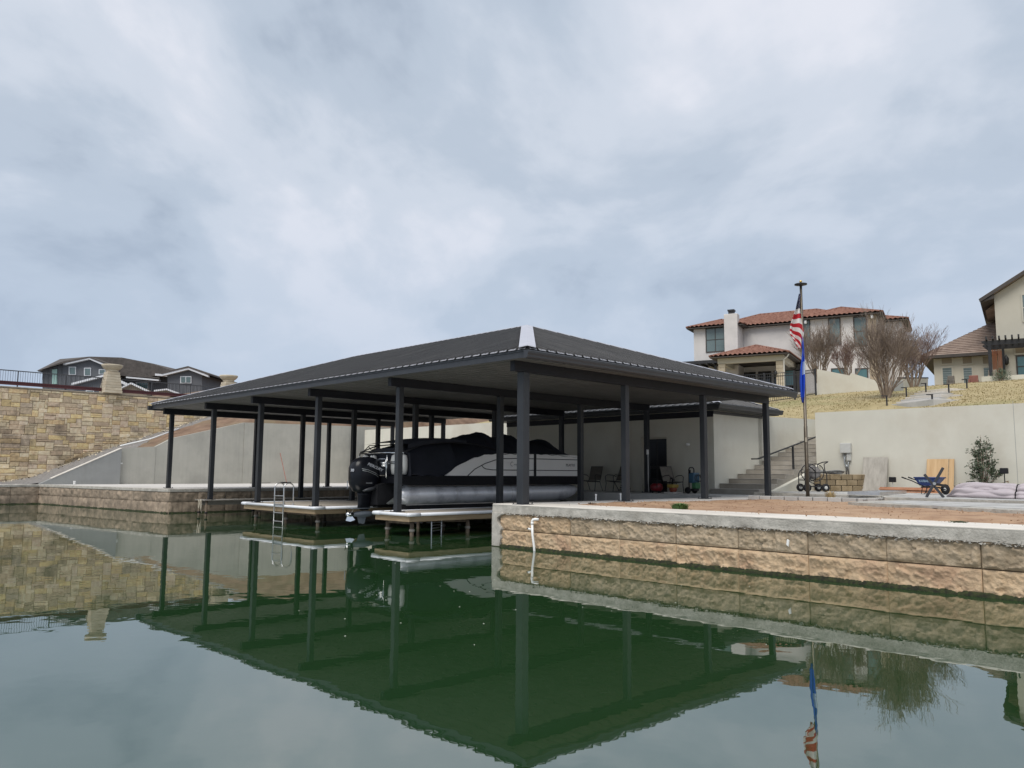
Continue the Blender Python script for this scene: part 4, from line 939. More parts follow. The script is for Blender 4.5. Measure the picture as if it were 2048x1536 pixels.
LF = EU('boat_lift', 'dark boat lift cradle with bunks under the pontoon boat', 'boat lift', 1.9, 8.05, 0)
for y in (-.75, .75): mb = MB(); mb.box(.2,7.4,y-.14,y+.14,.58,.715); mb.build('bunk', M_blackm, LF, bevel=.01)
for x in (1.3, 5.8): mb = MB(); mb.box(x-.1,x+.1,-1.25,1.25,.36,.575); mb.build('cross_beam', M_char, LF, bevel=.01)
mb = MB(); mb.tube([(.6,-.95,-.3),(.6,-.95,.4),(.75,-.9,.58)], .05, 8); mb.tube([(6.5,-.95,-.3),(6.5,-.95,.4)], .05, 8); mb.build('guide_leg', M_rust, LF)

# ================================================================== THINGS ON THE PATIO
def chair():
    c = bpy.data.objects.new('patio_chair', None); link(c)
    f = MB()
    for s in (-1,1):
        x = s*.28
        f.tube([(x,-.32,0),(x,-.26,.30),(x,-.30,.58),(x,-.20,.64),(x,.05,.62),(x,.22,.56)], .014, 6)
        f.tube([(x,.34,0),(x,.12,.36),(x,-.24,.40)], .014, 6)
        f.tube([(x*.92,-.24,.40),(x*.92,.16,.36),(x*.92,.26,.55),(x*.92,.42,.96)], .014, 6)
    for y, z in ((-.24,.40),(.14,.355),(.42,.96)): f.tube([(-.27,y,z),(.27,y,z)], .013, 6)
    f.build('frame', M_iron, c, True)
    b = MB(); b.grid(lambda s,t: (-.25+s*.5, .20+t*.22, .42+t*.54+.02*math.sin(t*3.1)), 4, 8); b.build('back_sling', M_sling, c, True)
    b = MB(); b.grid(lambda s,t: (-.25+s*.5, -.24+t*.40, .405-t*.04-.03*math.sin(t*3.14)), 4, 8); b.build('seat_sling', M_sling, c, True)
    return c
ch0 = chair()
for i, (u, v, rz, lb) in enumerate(((13.25,9.35,R(-78),'dark sling patio chair nearest the boat bow against the shed'), (13.3,8.15,R(-108),'dark sling patio chair half hidden by a boathouse post'), (13.2,5.35,R(-20),'sling patio chair with tall back right of the black door'))):
    c = ch0 if i == 0 else copy_tree(ch0)
    c.location = WK(u, v, PZ+.002); c.rotation_euler = (0,0,ANG+rz); tag(c, lb, 'chair', 'patio chairs along the shed')
o = EK('air_compressor', 'red and black pancake compressor on the patio beside the door', 'compressor', 12.9, 5.85, PZ)
mb = MB(); mb.lathe([(.12,.06),(.20,.09),(.235,.17),(.235,.24),(.20,.32),(.12,.35)], (0,0,0), 22); mb.build('tank', M_red, o, True)
mb = MB(); mb.box(-.17,.17,-.12,.12,.34,.46); mb.tube([(-.2,-.16,.2),(-.2,-.16,.52),(-.2,.16,.52),(-.2,.16,.2)], .018, 6); mb.build('motor_shroud', M_blackm, o, bevel=.02)
for a in range(3): mb = MB(); mb.lathe([(.03,0),(.03,.08)], (.15*math.cos(a*2.1),.15*math.sin(a*2.1),0), 8); mb.build('foot', M_blackm, o)
o = EK('power_saw', 'yellow and red power tool on a small board on the patio', 'power tool', 12.75, 5.0, PZ)
mb = MB(); mb.box(-.28,.28,-.2,.2,0,.05); mb.build('base_board', M_slab, o)
mb = MB(); mb.box(-.20,.18,-.13,.13,.20,.32); mb.build('guard', M_yel, o, bevel=.03)
mb = MB(); mb.lathe([(.03,-.10),(.12,-.08),(.13,.0),(.12,.08),(.03,.10)], (0,0,.15), 16, 'X'); mb.build('body', M_orange, o, True)
mb = MB(); mb.tube([(.08,.1,.3),(.14,.1,.5),(.05,.1,.54)], .035, 8); mb.build('handle', M_blackm, o, True)
o = EK('pressure_washer', 'blue and green pressure washer with black handle by the shed corner', 'pressure washer', 13.0, 4.25, PZ)
mb = MB(); mb.tube([(-.16,.1,.15),(-.16,.1,.85),(-.1,.1,.92),(.1,.1,.92),(.16,.1,.85),(.16,.1,.15)], .022, 8); mb.tube([(-.3,0,.76),(-.24,.0,.82),(-.18,.05,.74)], .03, 8); mb.build('handle', M_blackm, o, True)
mb = MB(); mb.box(-.19,.19,-.12,.1,.38,.74); mb.build('housing', M_bluep, o, bevel=.04)
mb = MB(); mb.box(-.13,.17,-.16,.02,.18,.40); mb.build('pump_cover', M_green, o, bevel=.03)
mb = MB(); mb.box(-.16,.16,-.1,.1,.10,.18); mb.build('chassis', M_blackm, o)
for s in (-1,1): mb = MB(); mb.lathe([(.11,-.03),(.12,0),(.11,.03)], (s*.22,.12,.12), 14, 'X'); mb.build('wheel', M_blackm, o, True)
mb = MB(); mb.tube([(.2*math.cos(a*.5), -.14-.005*a, .55+.12*math.sin(a*.5)) for a in range(26)], .012, 6); mb.build('hose', M_blackm, o, True)
o = EK('garden_sprayer', 'small dark bundle of hose on the floor left of the door', 'hose', 13.4, 7.75, PZ)
mb = MB(); mb.tube([((.22-.002*a)*math.cos(a*.45), (.22-.002*a)*math.sin(a*.45), .03+.006*a) for a in range(46)], .022, 6); mb.tube([(0,-.1,.2),(.05,0,.36),(0,.15,.2)], .02, 6); mb.build('coil', M_blackm, o, True)
o = EU('power_pedestal_cord', 'white cord and outlet box hanging on the rear boathouse post', 'power cord', 11.79, 5.44, PZ)
mb = MB(); mb.box(-.03,.03,-.03,.03,1.40,1.58); mb.build('outlet_box', M_pvc, o); mb = MB(); mb.tube([(0,-.02,1.42),(-.03,-.04,.9),(-.02,-.03,.4),(.0,-.04,.0)], .012, 6); mb.build('cord', M_pvc, o, True)
for i, (u, lb) in enumerate(((4.05,'short white pipe stub on the walkway beside the second post'), (5.1,'short white pipe stub standing free on the walkway edge'))):
    o = EU('pipe_stub', lb, 'pipe', u, 1.44, FZ, 0, 'white pipe stubs on the walkway'); mb = MB(); mb.tube([(0,0,0),(0,0,.16)], .02, 8); mb.lathe([(.028,0),(.028,.04)], (0,0,.14), 8); mb.build('stub', M_pvc, o)
pp = EU('standpipe', 'white plastic standpipe with elbow in front of the tan sea wall', 'pipe', .30, .12, 0)
mb = MB(); mb.tube([(.0,-.10,-.3),(-.03,-.09,.1),(-.02,-.03,.35),(0,0,.58)], .027, 10); mb.lathe([(.033,0),(.033,.06)], (0,0,.56), 10); mb.tube([(0,0,.58),(0,0,.64),(.01,-.02,.672),(.03,-.06,.68),(.06,-.14,.68)], .03, 10); mb.build('pipe_run', M_pvc, pp, True)
mb = MB(); mb.tube([(-.01,.02,.455),(-.03,.09,.47)], .024, 8); st_ = mb.build('side_tap', M_pvc, pp, True); mb = MB(); mb.lathe([(.016,0),(.016,.02)], (-.035,.10,.47), 8, 'Y'); mb.build('tap_cap', M_iron, pp)
o = EU('bumper_block', 'pale vertical bumper on the end of the sea wall at the slip', 'dock bumper', .50, 1.52, .42); mb = MB(); mb.box(-.03,.03,0,.05,0,.26); mb.build('pad', M_boatw, o, bevel=.012)
o = E('shell_chip', 'pale chip stuck on the tan sea wall face', 'debris', W(.39,-5.83,.50), ANG); mb = MB(); mb.prism([(0,0,0),(0,.035,.03),(0,.02,.12),(0,-.015,.10)], (-.03,0,0)); mb.build('chip', M_pvc, o)

# ================================================================== THE RIGHT YARD
TZ = 1.113
FP = EU('flagpole', 'tall bronze flagpole with disc light and gold ball in the yard', 'flagpole', 11.1, -1.02, .97)
mb = MB(); mb.tube([(0,0,0),(0,0,2.2),(0,0,2.21),(0,0,4.5),(0,0,4.51),(0,0,6.62)], [.055,.055,.047,.047,.04,.038], 14); mb.build('pole', M_brass, FP, True)
mb = MB(); mb.lathe([(.09,0),(.09,.03),(.06,.08)], (0,0,0), 14); mb.build('base_collar', M_brass, FP, True)
mb = MB(); mb.lathe([(.03,-.03),(.10,.0),(.19,.02),(.19,.05),(.06,.07),(.03,.08)], (0,0,6.62), 24); mb.build('disc_light', M_iron, FP, True)
mb = MB(); mb.lathe([(.005,0),(.035,.02),(.045,.045),(.035,.07),(.005,.09)], (0,0,6.70), 14); mb.build('finial_ball', M_gold, FP, True)
mb = MB(); mb.tube([(-.05,-.03,.9),(-.05,-.03,6.5)], .005, 5); mb.box(-.075,-.035,-.05,-.01,1.72,1.86); mb.build('halyard', M_rope, FP)
def flag_mat(name, us):
    m = bpy.data.materials.new(name); m.use_nodes = True; t = m.node_tree; b = t.nodes['Principled BSDF']; lk = t.links.new; b.inputs['Roughness'].default_value = .8
    u_ = t.nodes.new('ShaderNodeUVMap'); sp = t.nodes.new('ShaderNodeSeparateXYZ'); lk(u_.outputs[0], sp.inputs[0])
    def M_(op, a, bb, c=None):
        n = t.nodes.new('ShaderNodeMath'); n.operation = op
        for i, x in enumerate((a, bb)):
            if x is None: continue
            if hasattr(x, 'is_linked'): lk(x, n.inputs[i])
            else: n.inputs[i].default_value = x
        return n.outputs[0]
    def mix(f, c1, c2):
        n = t.nodes.new('ShaderNodeMix'); n.data_type = 'RGBA'; lk(f, n.inputs[0])
        for i, x in ((6,c1),(7,c2)):
            if hasattr(x, 'is_linked'): lk(x, n.inputs[i])
            else: n.inputs[i].default_value = (*x,1)
        return n.outputs[2]
    if us:
        st = M_('GREATER_THAN', M_('FRACT', M_('MULTIPLY', sp.outputs[1], .5), None), .5)
        c = mix(st, (.66,.64,.62), (.42,.008,.018))
        ca = M_('LESS_THAN', sp.outputs[1], 0.0)
        vo = t.nodes.new('ShaderNodeTexVoronoi'); vo.inputs['Scale'].default_value = 5.5; vo.inputs['Randomness'].default_value = .25; lk(u_.outputs[0], vo.inputs['Vector'])
        star = M_('LESS_THAN', vo.outputs['Distance'], .22)
        c = mix(ca, c, mix(star, (.012,.016,.06), (.6,.6,.62)))
    else:
        a = M_('GREATER_THAN', sp.outputs[1], .42); b2 = M_('LESS_THAN', sp.outputs[1], .60)
        band = M_('MULTIPLY', a, b2); right = M_('GREATER_THAN', sp.outputs[0], .42)
        c = mix(M_('MULTIPLY', band, right), (.010,.07,.55), (.50,.62,.78))
        edge = M_('GREATER_THAN', sp.outputs[1], .92)
        c = mix(edge, c, (.02,.05,.36))
    lk(c, b.inputs['Base Color']); return m
def flag(name, label, prof, ztop, zbot, uvf, m, phase):
    """limp cloth hanging beside the pole: prof gives (t, inner x, outer x)"""
    o = E(name, label, 'flag', W(11.1,-1.02,.97), 0); nq, nr = 60, 22; mb = MB(); uvs = []
    for j in range(nq+1):
        t = j/nq; xi = lerp_tab([(a,b) for a,b,c in prof], t); xo = lerp_tab([(a,c) for a,b,c in prof], t)
        for i in range(nr+1):
            r_ = i/nr; x = xi + (xo-xi)*r_
            y = -.05 + .085*math.sin(r_*math.pi*3.2 + phase + t*1.6)*smooth(0,.2,t)*(.4+r_*.6) + .03*math.sin(t*7+r_*3)
            mb.v.append((x, y, ztop + (zbot-ztop)*t - .05*r_*math.sin(t*3))); uvs.append(uvf(r_, t))
    k = nr+1
    for j in range(nq):
        for i in range(nr): mb.f.append((j*k+i, j*k+i+1, (j+1)*k+i+1, (j+1)*k+i))
    ob = mb.build('cloth', m, o, True); ul = ob.data.uv_layers.new(name='UVMap')
    for lp in ob.data.loops: ul.data[lp.index].uv = uvs[lp.vertex_index]
    md = ob.modifiers.new('thick', 'SOLIDIFY'); md.thickness = .004
    return o
flag('american_flag', 'limp red, white and blue striped flag with stars, upper flag on the pole', [(0,-.03,-.08),(.25,-.02,-.23),(.55,0,-.41),(.72,.03,-.43),(.85,.01,-.30),(1,-.04,-.20)], 6.35, 4.62, lambda r_, t: (r_*1.2, (t-.27)*11 + (r_-.3)*max(0,t-.5)*14), flag_mat('stripes_cloth', True), .4)
flag('blue_flag', 'limp bright blue flag with a pale band, lower flag on the pole', [(0,.02,-.05),(.25,.03,-.06),(.5,.02,-.12),(.7,.01,-.13),(.9,-.02,-.12),(1,-.06,-.09)], 5.15, 2.93, lambda r_, t: (1-r_, t), flag_mat('blue_cloth', False), 1.7)
# stone edging and flag bed
fb = EU('flag_bed', 'low stone-edged gravel bed around the foot of the flagpole', 'planting bed', 10.9, -1.2, .95)
mb = MB(); mb.prism([(-.9,-2.0,0),(.65,-1.8,0),(.65,1.25,0),(-1.2,1.25,0)], (0,0,.075)); mb.build('gravel_fill', M_grav, fb, fix=True)
edge_pts = [(-1.3,1.3),(-1.25,.6),(-1.15,-.2),(-1.0,-1.0),(-.95,-1.8),(-.6,-2.15),(.1,-2.1),(.7,-1.95)]
for (a, b), (c, e_) in zip(edge_pts, edge_pts[1:]):
    n = 2
    for k in range(n):
        p = Vector((a+(c-a)*k/n, b+(e_-b)*k/n, .05)); q_ = Vector((a+(c-a)*(k+.94)/n, b+(e_-b)*(k+.94)/n, .05)); mb = MB(); mb.bar(p, q_, .12, .13); mb.build('edging_stone', M_paver, fb, bevel=.015)
def blades(mb, n, r, h, w_, rn, lean=.5, c=(0,0,0)):
    for i in range(n):
        a = rn.uniform(0,6.283); d = rn.uniform(0,r); l = rn.uniform(.5,1)*h; x, y = c[0]+d*math.cos(a), c[1]+d*math.sin(a)
        la_ = rn.uniform(.2,1)*lean; dx_, dy_ = math.cos(a)*la_*l, math.sin(a)*la_*l; px_, py_ = -math.sin(a)*w_, math.cos(a)*w_
        mb.add([(x-px_,y-py_,c[2]),(x+px_,y+py_,c[2]),(x+dx_*.45+px_*.8,y+dy_*.45+py_*.8,c[2]+l*.65),(x+dx_*.45-px_*.8,y+dy_*.45-py_*.8,c[2]+l*.65),(x+dx_,y+dy_,c[2]+l*.85)], [(0,1,2,3),(3,2,4)])
rn = random.Random(5)
o = EU('grass_tuft', 'dry straw grass tuft right of the flagpole foot', 'grass tuft', 10.6, -1.95, 1.0); mb = MB(); blades(mb, 260, .14, .30, .004, rn, .55); mb.build('blades', M_straw, o)
def weed(u, v, n, r, h, lb, m, lean=.9):
    o = EU('weed', lb, 'weed', u, v, .955, 0, 'weeds in the dirt yard'); mb = MB(); blades(mb, n, r, h, .014, rn, lean); mb.build('leaves', m, o)
weed(1.75, -2.75, 240, .17, .17, 'bright green weed clump beside the pale coping', M_weed)
weed(1.35, -8.15, 90, .14, .06, 'flat dark green weed by the coping at far right', M_leafd, 1.3)
weed(1.9, -8.1, 40, .22, .05, 'thin scattered weed sprigs behind the flat dark weed', M_leafd, 1.4)
weed(2.3, -9.1, 30, .2, .05, 'sparse low weed at the right picture edge', M_leafd, 1.4)
weed(2.0, -.15, 50, .10, .09, 'small brown weed against the walkway edge', M_twigy, .9)
# pebbles and clods in the dirt
mb = MB(); rn = random.Random(9)
for i in range(2600):
    u, v = rn.uniform(1.05, 9.5), rn.uniform(-12, 0); r = rn.choice([.006,.01,.01,.015,.022]); c = W(u, v, .965 + .05*math.exp(-((u-3)/2.0)**2))
    p = [c + Vector((rn.uniform(-r,r), rn.uniform(-r,r), rn.uniform(-r*.6,r))) for _ in range(5)]; mb.add(p, [(0,1,2),(0,2,3),(0,3,1),(1,4,2),(2,4,3),(3,4,1)])
o = mb.build('pebbles', M_dirt, None); tag(o, 'scattered reddish pebbles and clods over the dirt yard', 'pebbles', kind='stuff')
# hose reel cart
HC = EK('hose_reel_cart', 'black four-wheeled hose reel cart behind the flagpole', 'hose reel', 15.6, .95, TZ, R(-42))
f = MB()
for y in (-.28,.28):
    f.tube([(-.38,y,.22),(-.38,y,.60),(-.32,y,.72),(-.22,y,.78)], .018, 8); f.tube([(-.38,y,.26),(-.30,y,.18),(.30,y,.18),(.38,y,.26),(.38,y,.6),(.32,y,.72),(.30,y,.95)], .018, 8)
f.tube([(.30,-.28,.95),(.46,-.2,1.02),(.56,0,1.04),(.46,.2,1.02),(.30,.28,.95)], .018, 8); f.tube([(-.38,-.28,.4),(-.38,.28,.4)], .016, 8); f.tube([(.34,-.28,.18),(.34,.28,.18)], .016, 8); f.tube([(-.34,-.28,.18),(-.34,.28,.18)], .016, 8)
f.build('frame', M_iron, HC, True)
mb = MB(); mb.lathe([(.13,-.24),(.21,-.20),(.24,0),(.21,.20),(.13,.24)], (0,0,.66), 22, 'Y'); mb.build('hose_drum', M_charw if False else M_grav, HC, True)
for y in (-.25,.25):
    mb = MB(); mb.tube([(.30*math.cos(a*2*math.pi/20), y, .66+.30*math.sin(a*2*math.pi/20)) for a in range(20)], .016, 6, closed=True); mb.tube([(-.3,y,.66),(.3,y,.66)], .012, 6); mb.tube([(0,y,.36),(0,y,.96)], .012, 6); mb.build('reel_hoop', M_iron, HC, True)
mb = MB(); mb.tube([(-.18,-.3,.52),(-.28,-.32,.36),(-.1,-.34,.28),(.12,-.33,.20)], .015, 6); mb.tube([(.0,-.3,.66),(-.15,-.36,.80),(-.30,-.36,.9)], .018, 6); mb.build('loose_hose', M_blackm, HC, True)
for x in (-.32,.32):
    for y in (-.3,.3):
        mb = MB(); mb.lathe([(.07,-.045),(.125,-.04),(.14,-.015),(.14,.015),(.125,.04),(.07,.045)], (x,y,.14), 18, 'Y'); w_ = mb.build('wheel', M_blackm, HC, True)
        mb = MB(); mb.lathe([(.02,-.05),(.06,-.048),(.06,.048),(.02,.05)], (x,y,.14), 14, 'Y'); mb.build('rim', M_grey, w_, True)
# stone planter with hoses on top
PL = EK('stone_planter', 'curved planter of three brown stone courses against the retaining wall', 'planter', 18.19, 1.05, TZ)
rn = random.Random(21)
for c in range(3):
    n = 8
    for k in range(n):
        a0 = math.pi*(k + (.5 if c % 2 else 0))/n; a1 = min(math.pi*(k + 1 + (.5 if c % 2 else 0))/n - .02, math.pi)
        if a1 - a0 < .05: continue
        pts = []
        for (rad) in (.82, 1.0):
            pts.append([(-(rad*.9)*math.sin(a), rad*math.cos(a), c*.205) for a in (a0, (a0+a1)/2, a1)])
        mb = MB(); mb.prism(pts[1] + pts[0][::-1], (0,0,.195)); mb.build('stone', M_plant, PL, bevel=.02, fix=True)
mb = MB(); mb.prism([(-.75*math.sin(a*math.pi/10), .83*math.cos(a*math.pi/10), .3) for a in range(11)], (0,0,.24)); mb.build('soil', M_dirt2, PL, fix=True)
HS = EK('garden_hose', 'grey garden hose coils heaped on the stone planter', 'hose', 17.75, 1.35, TZ+.61)
mb = MB()
for k in range(4): mb.tube([((.25+.03*k)*math.cos(a*.314), (.55-.04*k)*math.sin(a*.314)-.05*k, .03+.03*k+.02*math.sin(a*.9+k)) for a in range(20)], .022, 6, closed=True)
mb.build('coils', M_concd, HS, True)
MT = EK('meter_box', 'grey electric box with conduits mounted on the retaining wall', 'electric box', 18.19, .78, 0)
mb = MB(); mb.box(-.16,0,-.19,.19,2.50,2.86); mb.build('cabinet', M_grey, MT, bevel=.015)
mb = MB(); mb.box(-.10,0,-.16,-.02,2.22,2.50); mb.build('switch_box', M_grey, MT, bevel=.01)
mb = MB(); mb.tube([(-.06,.08,2.5),(-.06,.08,2.2),(-.05,.03,2.0),(-.05,.03,1.7)], .022, 8); mb.tube([(-.05,-.08,2.22),(-.05,-.05,2.05),(-.05,-.06,1.7)], .022, 8); mb.tube([(-.05,.0,2.5),(-.06,.05,2.3),(-.07,-.02,2.1)], .015, 6); mb.lathe([(.04,0),(.04,.12)], (-.055,0,1.95), 10); mb.build('conduit', M_galv, MT, True)
def leaning(name, label, v0, v1, h, m, foot, cat='plywood'):
    o = EK(name, label, cat, 18.19, (v0+v1)/2, TZ); w_ = abs(v1-v0)/2; mb = MB()
    mb.prism([(-foot,-w_,0),(-foot,w_,0),(-.03,w_,h),(-.03,-w_,h)], (-.02,0,.004)); mb.build('sheet', m, o, fix=True); return o
leaning('plywood_sheet', 'weathered grey plywood sheet leaning on the wall beside the planter', .12, -.74, 1.22, M_ply1, .34)
p = leaning('plywood_sheet', 'fresh tan plywood sheet leaning on the wall behind the wheelbarrow', -2.12, -2.98, 1.14, M_ply2, .30)
mb = MB(); mb.prism([(-.33,-.28,0),(-.33,-.25,0),(-.055,-.25,1.14),(-.055,-.28,1.14)], (-.005,0,0)); mb.build('seam_strip', M_woodt, p)
AF = EK('metal_frame', 'flat aluminium frame lying on the terrace paving', 'metal frame', 14.2, -1.9, TZ, R(8))
fr_ = [(-1.6,.45),(1.6,.40),(1.6,-.45),(-1.6,-.40)]
for (a, b), (c, e_) in zip(fr_, fr_[1:] + fr_[:1]):
    mb = MB(); mb.bar((a,b,.05),(c,e_,.05),.05,.09); mb.build('frame_rail', M_alu, AF)
for x in (-.5,.55): mb = MB(); mb.bar((x,-.4,.05),(x,.4,.05),.04,.07); mb.build('cross_rail', M_alu, AF)
LB = EK('lumber_pile', 'short stack of reddish lumber against the retaining wall', 'lumber', 17.5, -1.6, TZ)
for k in range(4): mb = MB(); mb.box(-.1+.1*(k%2),0+.1*(k%2),-1.1+.1*k,.9,.045*k,.045*k+.042); mb.build('board', M_copper, LB)
for i, (u, v, z, lb) in enumerate(((17.7,-1.05,1.55,'small black flood light on a stake left of the wheelbarrow'), (17.2,-4.75,1.86,'small black flood light on a stake at the right picture edge'))):
    o = EK('yard_light', lb, 'yard light', u, v, TZ, 0, 'flood lights in the yard')
    mb = MB(); mb.box(-.06,.06,-.11,.11,z-TZ-.09,z-TZ+.09); mb.build('lamp_head', M_blackm, o, bevel=.02); mb = MB(); mb.tube([(0,0,0),(0,0,z-TZ-.08)], .015, 6); mb.build('stake', M_grey if i == 0 else M_blackm, o)
# wheelbarrow
WB = EK('wheelbarrow', 'blue poly wheelbarrow with black frame parked on the terrace', 'wheelbarrow', 15.7, -2.9, TZ, R(-96)); WB.scale = (.72,.72,.84)
def trayp(z, x0, x1, hw0, hw1): return [(x0,-hw0,z),(x1,-hw1,z),(x1,hw1,z),(x0,hw0,z)]
b0, b1 = trayp(.32,-.25,.38,.2,.16), trayp(.62,-.42,.66,.34,.28)
mb = MB(); mb.add(b0+b1, [(0,3,2,1)] + [(i,(i+1)%4,4+(i+1)%4,4+i) for i in range(4)]); tr = mb.build('tray', M_blue, WB, fix=True); md = tr.modifiers.new('t','SOLIDIFY'); md.thickness = .02
mb = MB(); mb.tube(b1, .022, 8, closed=True); mb.build('tray_rim', M_blue, tr, True)
text_part('tray_lettering', 'KOBALT', .13, M_lettb, tr, Matrix(((1,0,0,.02),(0,-.40,-.9,-.288),(0,.9,-.40,.49),(0,0,0,1))), 0, .003)
mb = MB()
for s in (-1,1): mb.tube([(-.95,s*.30,.62),(-.55,s*.27,.50),(-.1,s*.2,.30),(.45,s*.10,.26),(.78,s*.06,.18)], .02, 8); mb.tube([(-.12,s*.2,.30),(-.18,s*.22,.02),(-.05,s*.2,.01),(.1,s*.18,.3)], .017, 8)
mb.box(-.2,.2,-.2,.2,.24,.29); mb.build('frame', M_blackm, WB, True)
mb = MB(); mb.lathe([(.10,-.045),(.18,-.04),(.195,0),(.18,.04),(.10,.045)], (.74,0,.195), 20, 'Y'); wh = mb.build('wheel', M_blackm, WB, True); mb = MB(); mb.lathe([(.03,-.05),(.09,-.04),(.09,.04),(.03,.05)], (.74,0,.195), 14, 'Y'); mb.build('rim', M_grey, wh, True)
mb = MB(); mb.tube([(-.97,-.3,.63),(-.8,-.29,.575)], .026, 8); mb.tube([(-.97,.3,.63),(-.8,.29,.575)], .026, 8); mb.build('handle_grip', M_blackm, WB, True)
XS = EK('folding_stand', 'black X-shaped folding stand in front of the wheelbarrow', 'folding stand', 11.9, -4.35, TZ, R(-70))
for a, b in (((-.2,-.03,0),(.24,-.03,.80)), ((.22,.03,0),(-.22,.03,.62))): mb = MB(); mb.bar(a, b, .07, .085, (0,1,0)); mb.build('leg', M_char, XS, bevel=.008)
mb = MB(); mb.bar((0,-.05,.36),(.35,.9,.30),.05,.06); mb.build('cross_bar', M_blackm, XS)
mb = MB(); mb.lathe([(.04,-.08),(.05,.08)], (0.01,0,.37), 10, 'Y'); mb.build('hinge_bolt', M_galv, XS)
# tarp bundle
TB = EK('tarp_bundle', 'long lilac tarp bundle strapped with black bands on the terrace', 'tarp bundle', 12.9, -4.35, TZ)
def tarpf(s, t):
    y = -s*5.2; a = (t*1.16 - .08)*math.pi; env = smooth(0,.06,s)*.55 + .45*smooth(0,.18,s); r_ = .33*env
    ph = 2.2*fbm((s*4.5, t*.6, 1), 2) + s*3.0
    fold = abs(math.sin(a*3.2 + ph))**.55 - .62 + .45*(abs(math.sin(a*7.5 - ph*1.7 + s*9))**.6 - .6)
    gather = .05*math.sin(a*11 + 2*fbm((s*9,t*3,2),2))*math.exp(-((s-.05)/.05)**2)
    rr_ = r_*1.02 + .085*fold*(.4+.6*smooth(0,.15,s)) + gather + .05*math.exp(-((s-.10)/.06)**2)
    for b_ in (.34,.62,.86): rr_ -= .045*math.exp(-((s-b_)/.012)**2)
    return (-math.cos(a)*rr_*1.25, y, max(.004, math.sin(a)*rr_*1.05 + .01))
mb = MB(); mb.grid(tarpf, 200, 90); mb.build('tarp', M_tarp, TB, True)
for b_ in (.34,.62,.86): mb = MB(); mb.tube([(lambda p: (p[0]*1.03, p[1], p[2]*1.03+.003))(tarpf(b_, t/24)) for t in range(25)], .016, 6); mb.build('strap', M_blackm, TB)
mb = MB(); rn = random.Random(4)
for i in range(700):
    y = -rn.uniform(0, 6.5); r = rn.uniform(.03,.10); c = Vector((rn.gauss(0,.28), y, max(.0, rn.gauss(.16,.09))))
    p = [c + Vector((rn.uniform(-r,r), rn.uniform(-r,r), rn.uniform(-r,r)*.7)) for _ in range(5)]; mb.add(p, [(0,1,2),(0,2,3),(0,3,1),(1,4,2),(2,4,3),(3,4,1)])
o = mb.build('rubble', M_dirt2, None); o.location = WK(17.5,-3.2,TZ); o.rotation_euler = (0,0,ANG); tag(o, 'heap of brown rubble along the foot of the retaining wall', 'rubble', kind='stuff')
# shrub against the wall
SB = EK('shrub', 'upright evergreen shrub against the stucco retaining wall', 'shrub', 17.55, -4.05, TZ+.1)
rn = random.Random(12); stm = MB(); lv = MB()
def sprig(a, b, n):
    for i in range(n):
        t = rn.uniform(.25,1.0); c = a.lerp(b, t) + Vector((rn.gauss(0,.035), rn.gauss(0,.045), rn.gauss(0,.03)))
        for _ in range(4):
            d = Vector((rn.gauss(0,1), rn.gauss(0,1), rn.gauss(.4,.8))).normalized()*rn.uniform(.03,.065); s_ = d.cross(Vector((rn.gauss(0,1),rn.gauss(0,1),rn.gauss(0,1)))).normalized()*.011
            lv.add([c - s_, c + d*.5 + s_*1.2, c + d, c + d*.5 - s_*1.6], [(0,1,2,3)])
tips = [(0,.03,1.80),(0,.16,1.66),(.05,-.14,1.70),(0,.26,1.45),(.1,-.22,1.40),(-.1,.34,1.02),(.1,-.30,.95),(0,-.40,.62),(-.1,.32,.55),(.05,.10,1.5),(-.05,-.06,1.55),(0,.22,1.2),(.1,-.16,1.15),(-.1,.13,1.1),(.1,.02,1.3),(0,-.28,.7),(0,.2,.8),(0,-.50,.62),(0,.36,.25),(-.2,-.08,.9)]
for tp in tips:
    b = Vector(tp); a = Vector((rn.gauss(0,.04), rn.gauss(0,.05), .12)); mid = a.lerp(b,.5) + Vector((rn.gauss(0,.04), tp[1]*.12, 0))
    stm.tube([a, mid, b], [.016,.010,.004], 5); sprig(a, mid, 6); sprig(mid, b, 22)
    for _ in range(3):
        c = mid.lerp(b, rn.uniform(.0,.7)); e_ = c + Vector((rn.gauss(0,.12), rn.gauss(0,.14), rn.uniform(.05,.25))); stm.tube([c,e_], [.007,.003], 4); sprig(c, e_, 10)
stm.build('stems', M_bark, SB, True); lv.build('foliage', M_leafd, SB)
mb = MB(); rn = random.Random(31)
for i in range(46):
    x = rn.uniform(-.6,.9); y = rn.uniform(8,19); p = Vector((rn.uniform(-.28,.35)*y, y, .003)); r = rn.uniform(.004,.011)
    if (p - W(.45, 0, 0)).length > 40: continue
    if (Matrix.Rotation(-ANG,3,'Z') @ (p - Vector((CX,CY,0)))).x > .25: continue
    mb.add([p+Vector((-r*1.3,0,0)), p+Vector((0,-r,0)), p+Vector((r*1.3,0,0)), p+Vector((0,r,.006))], [(0,1,2,3)])
o = mb.build('floating_debris', M_debris, None); tag(o, 'tiny pale seeds and flecks floating on the green water', 'debris', kind='stuff')

# ================================================================== LAWN THINGS
def lrel(x, y):
    r_ = Matrix.Rotation(-ANG,3,'Z') @ Vector((x-CX, y-CY, 0)); return (r_.x + .496)/.96, (r_.y + .494)/.96
def on_lawn(x, y): return zl_(*lrel(x, y))
def lawn_hit(px, py):
    d = ray(px, py); t = 24.0
    while t < 110:
        p = Vector((0,0,CAMH)) + d*t
        if lrel(p.x, p.y)[0] > 18.4 and p.z <= on_lawn(p.x, p.y): return p
        t += .1
    return Vector((0,0,CAMH)) + d*60
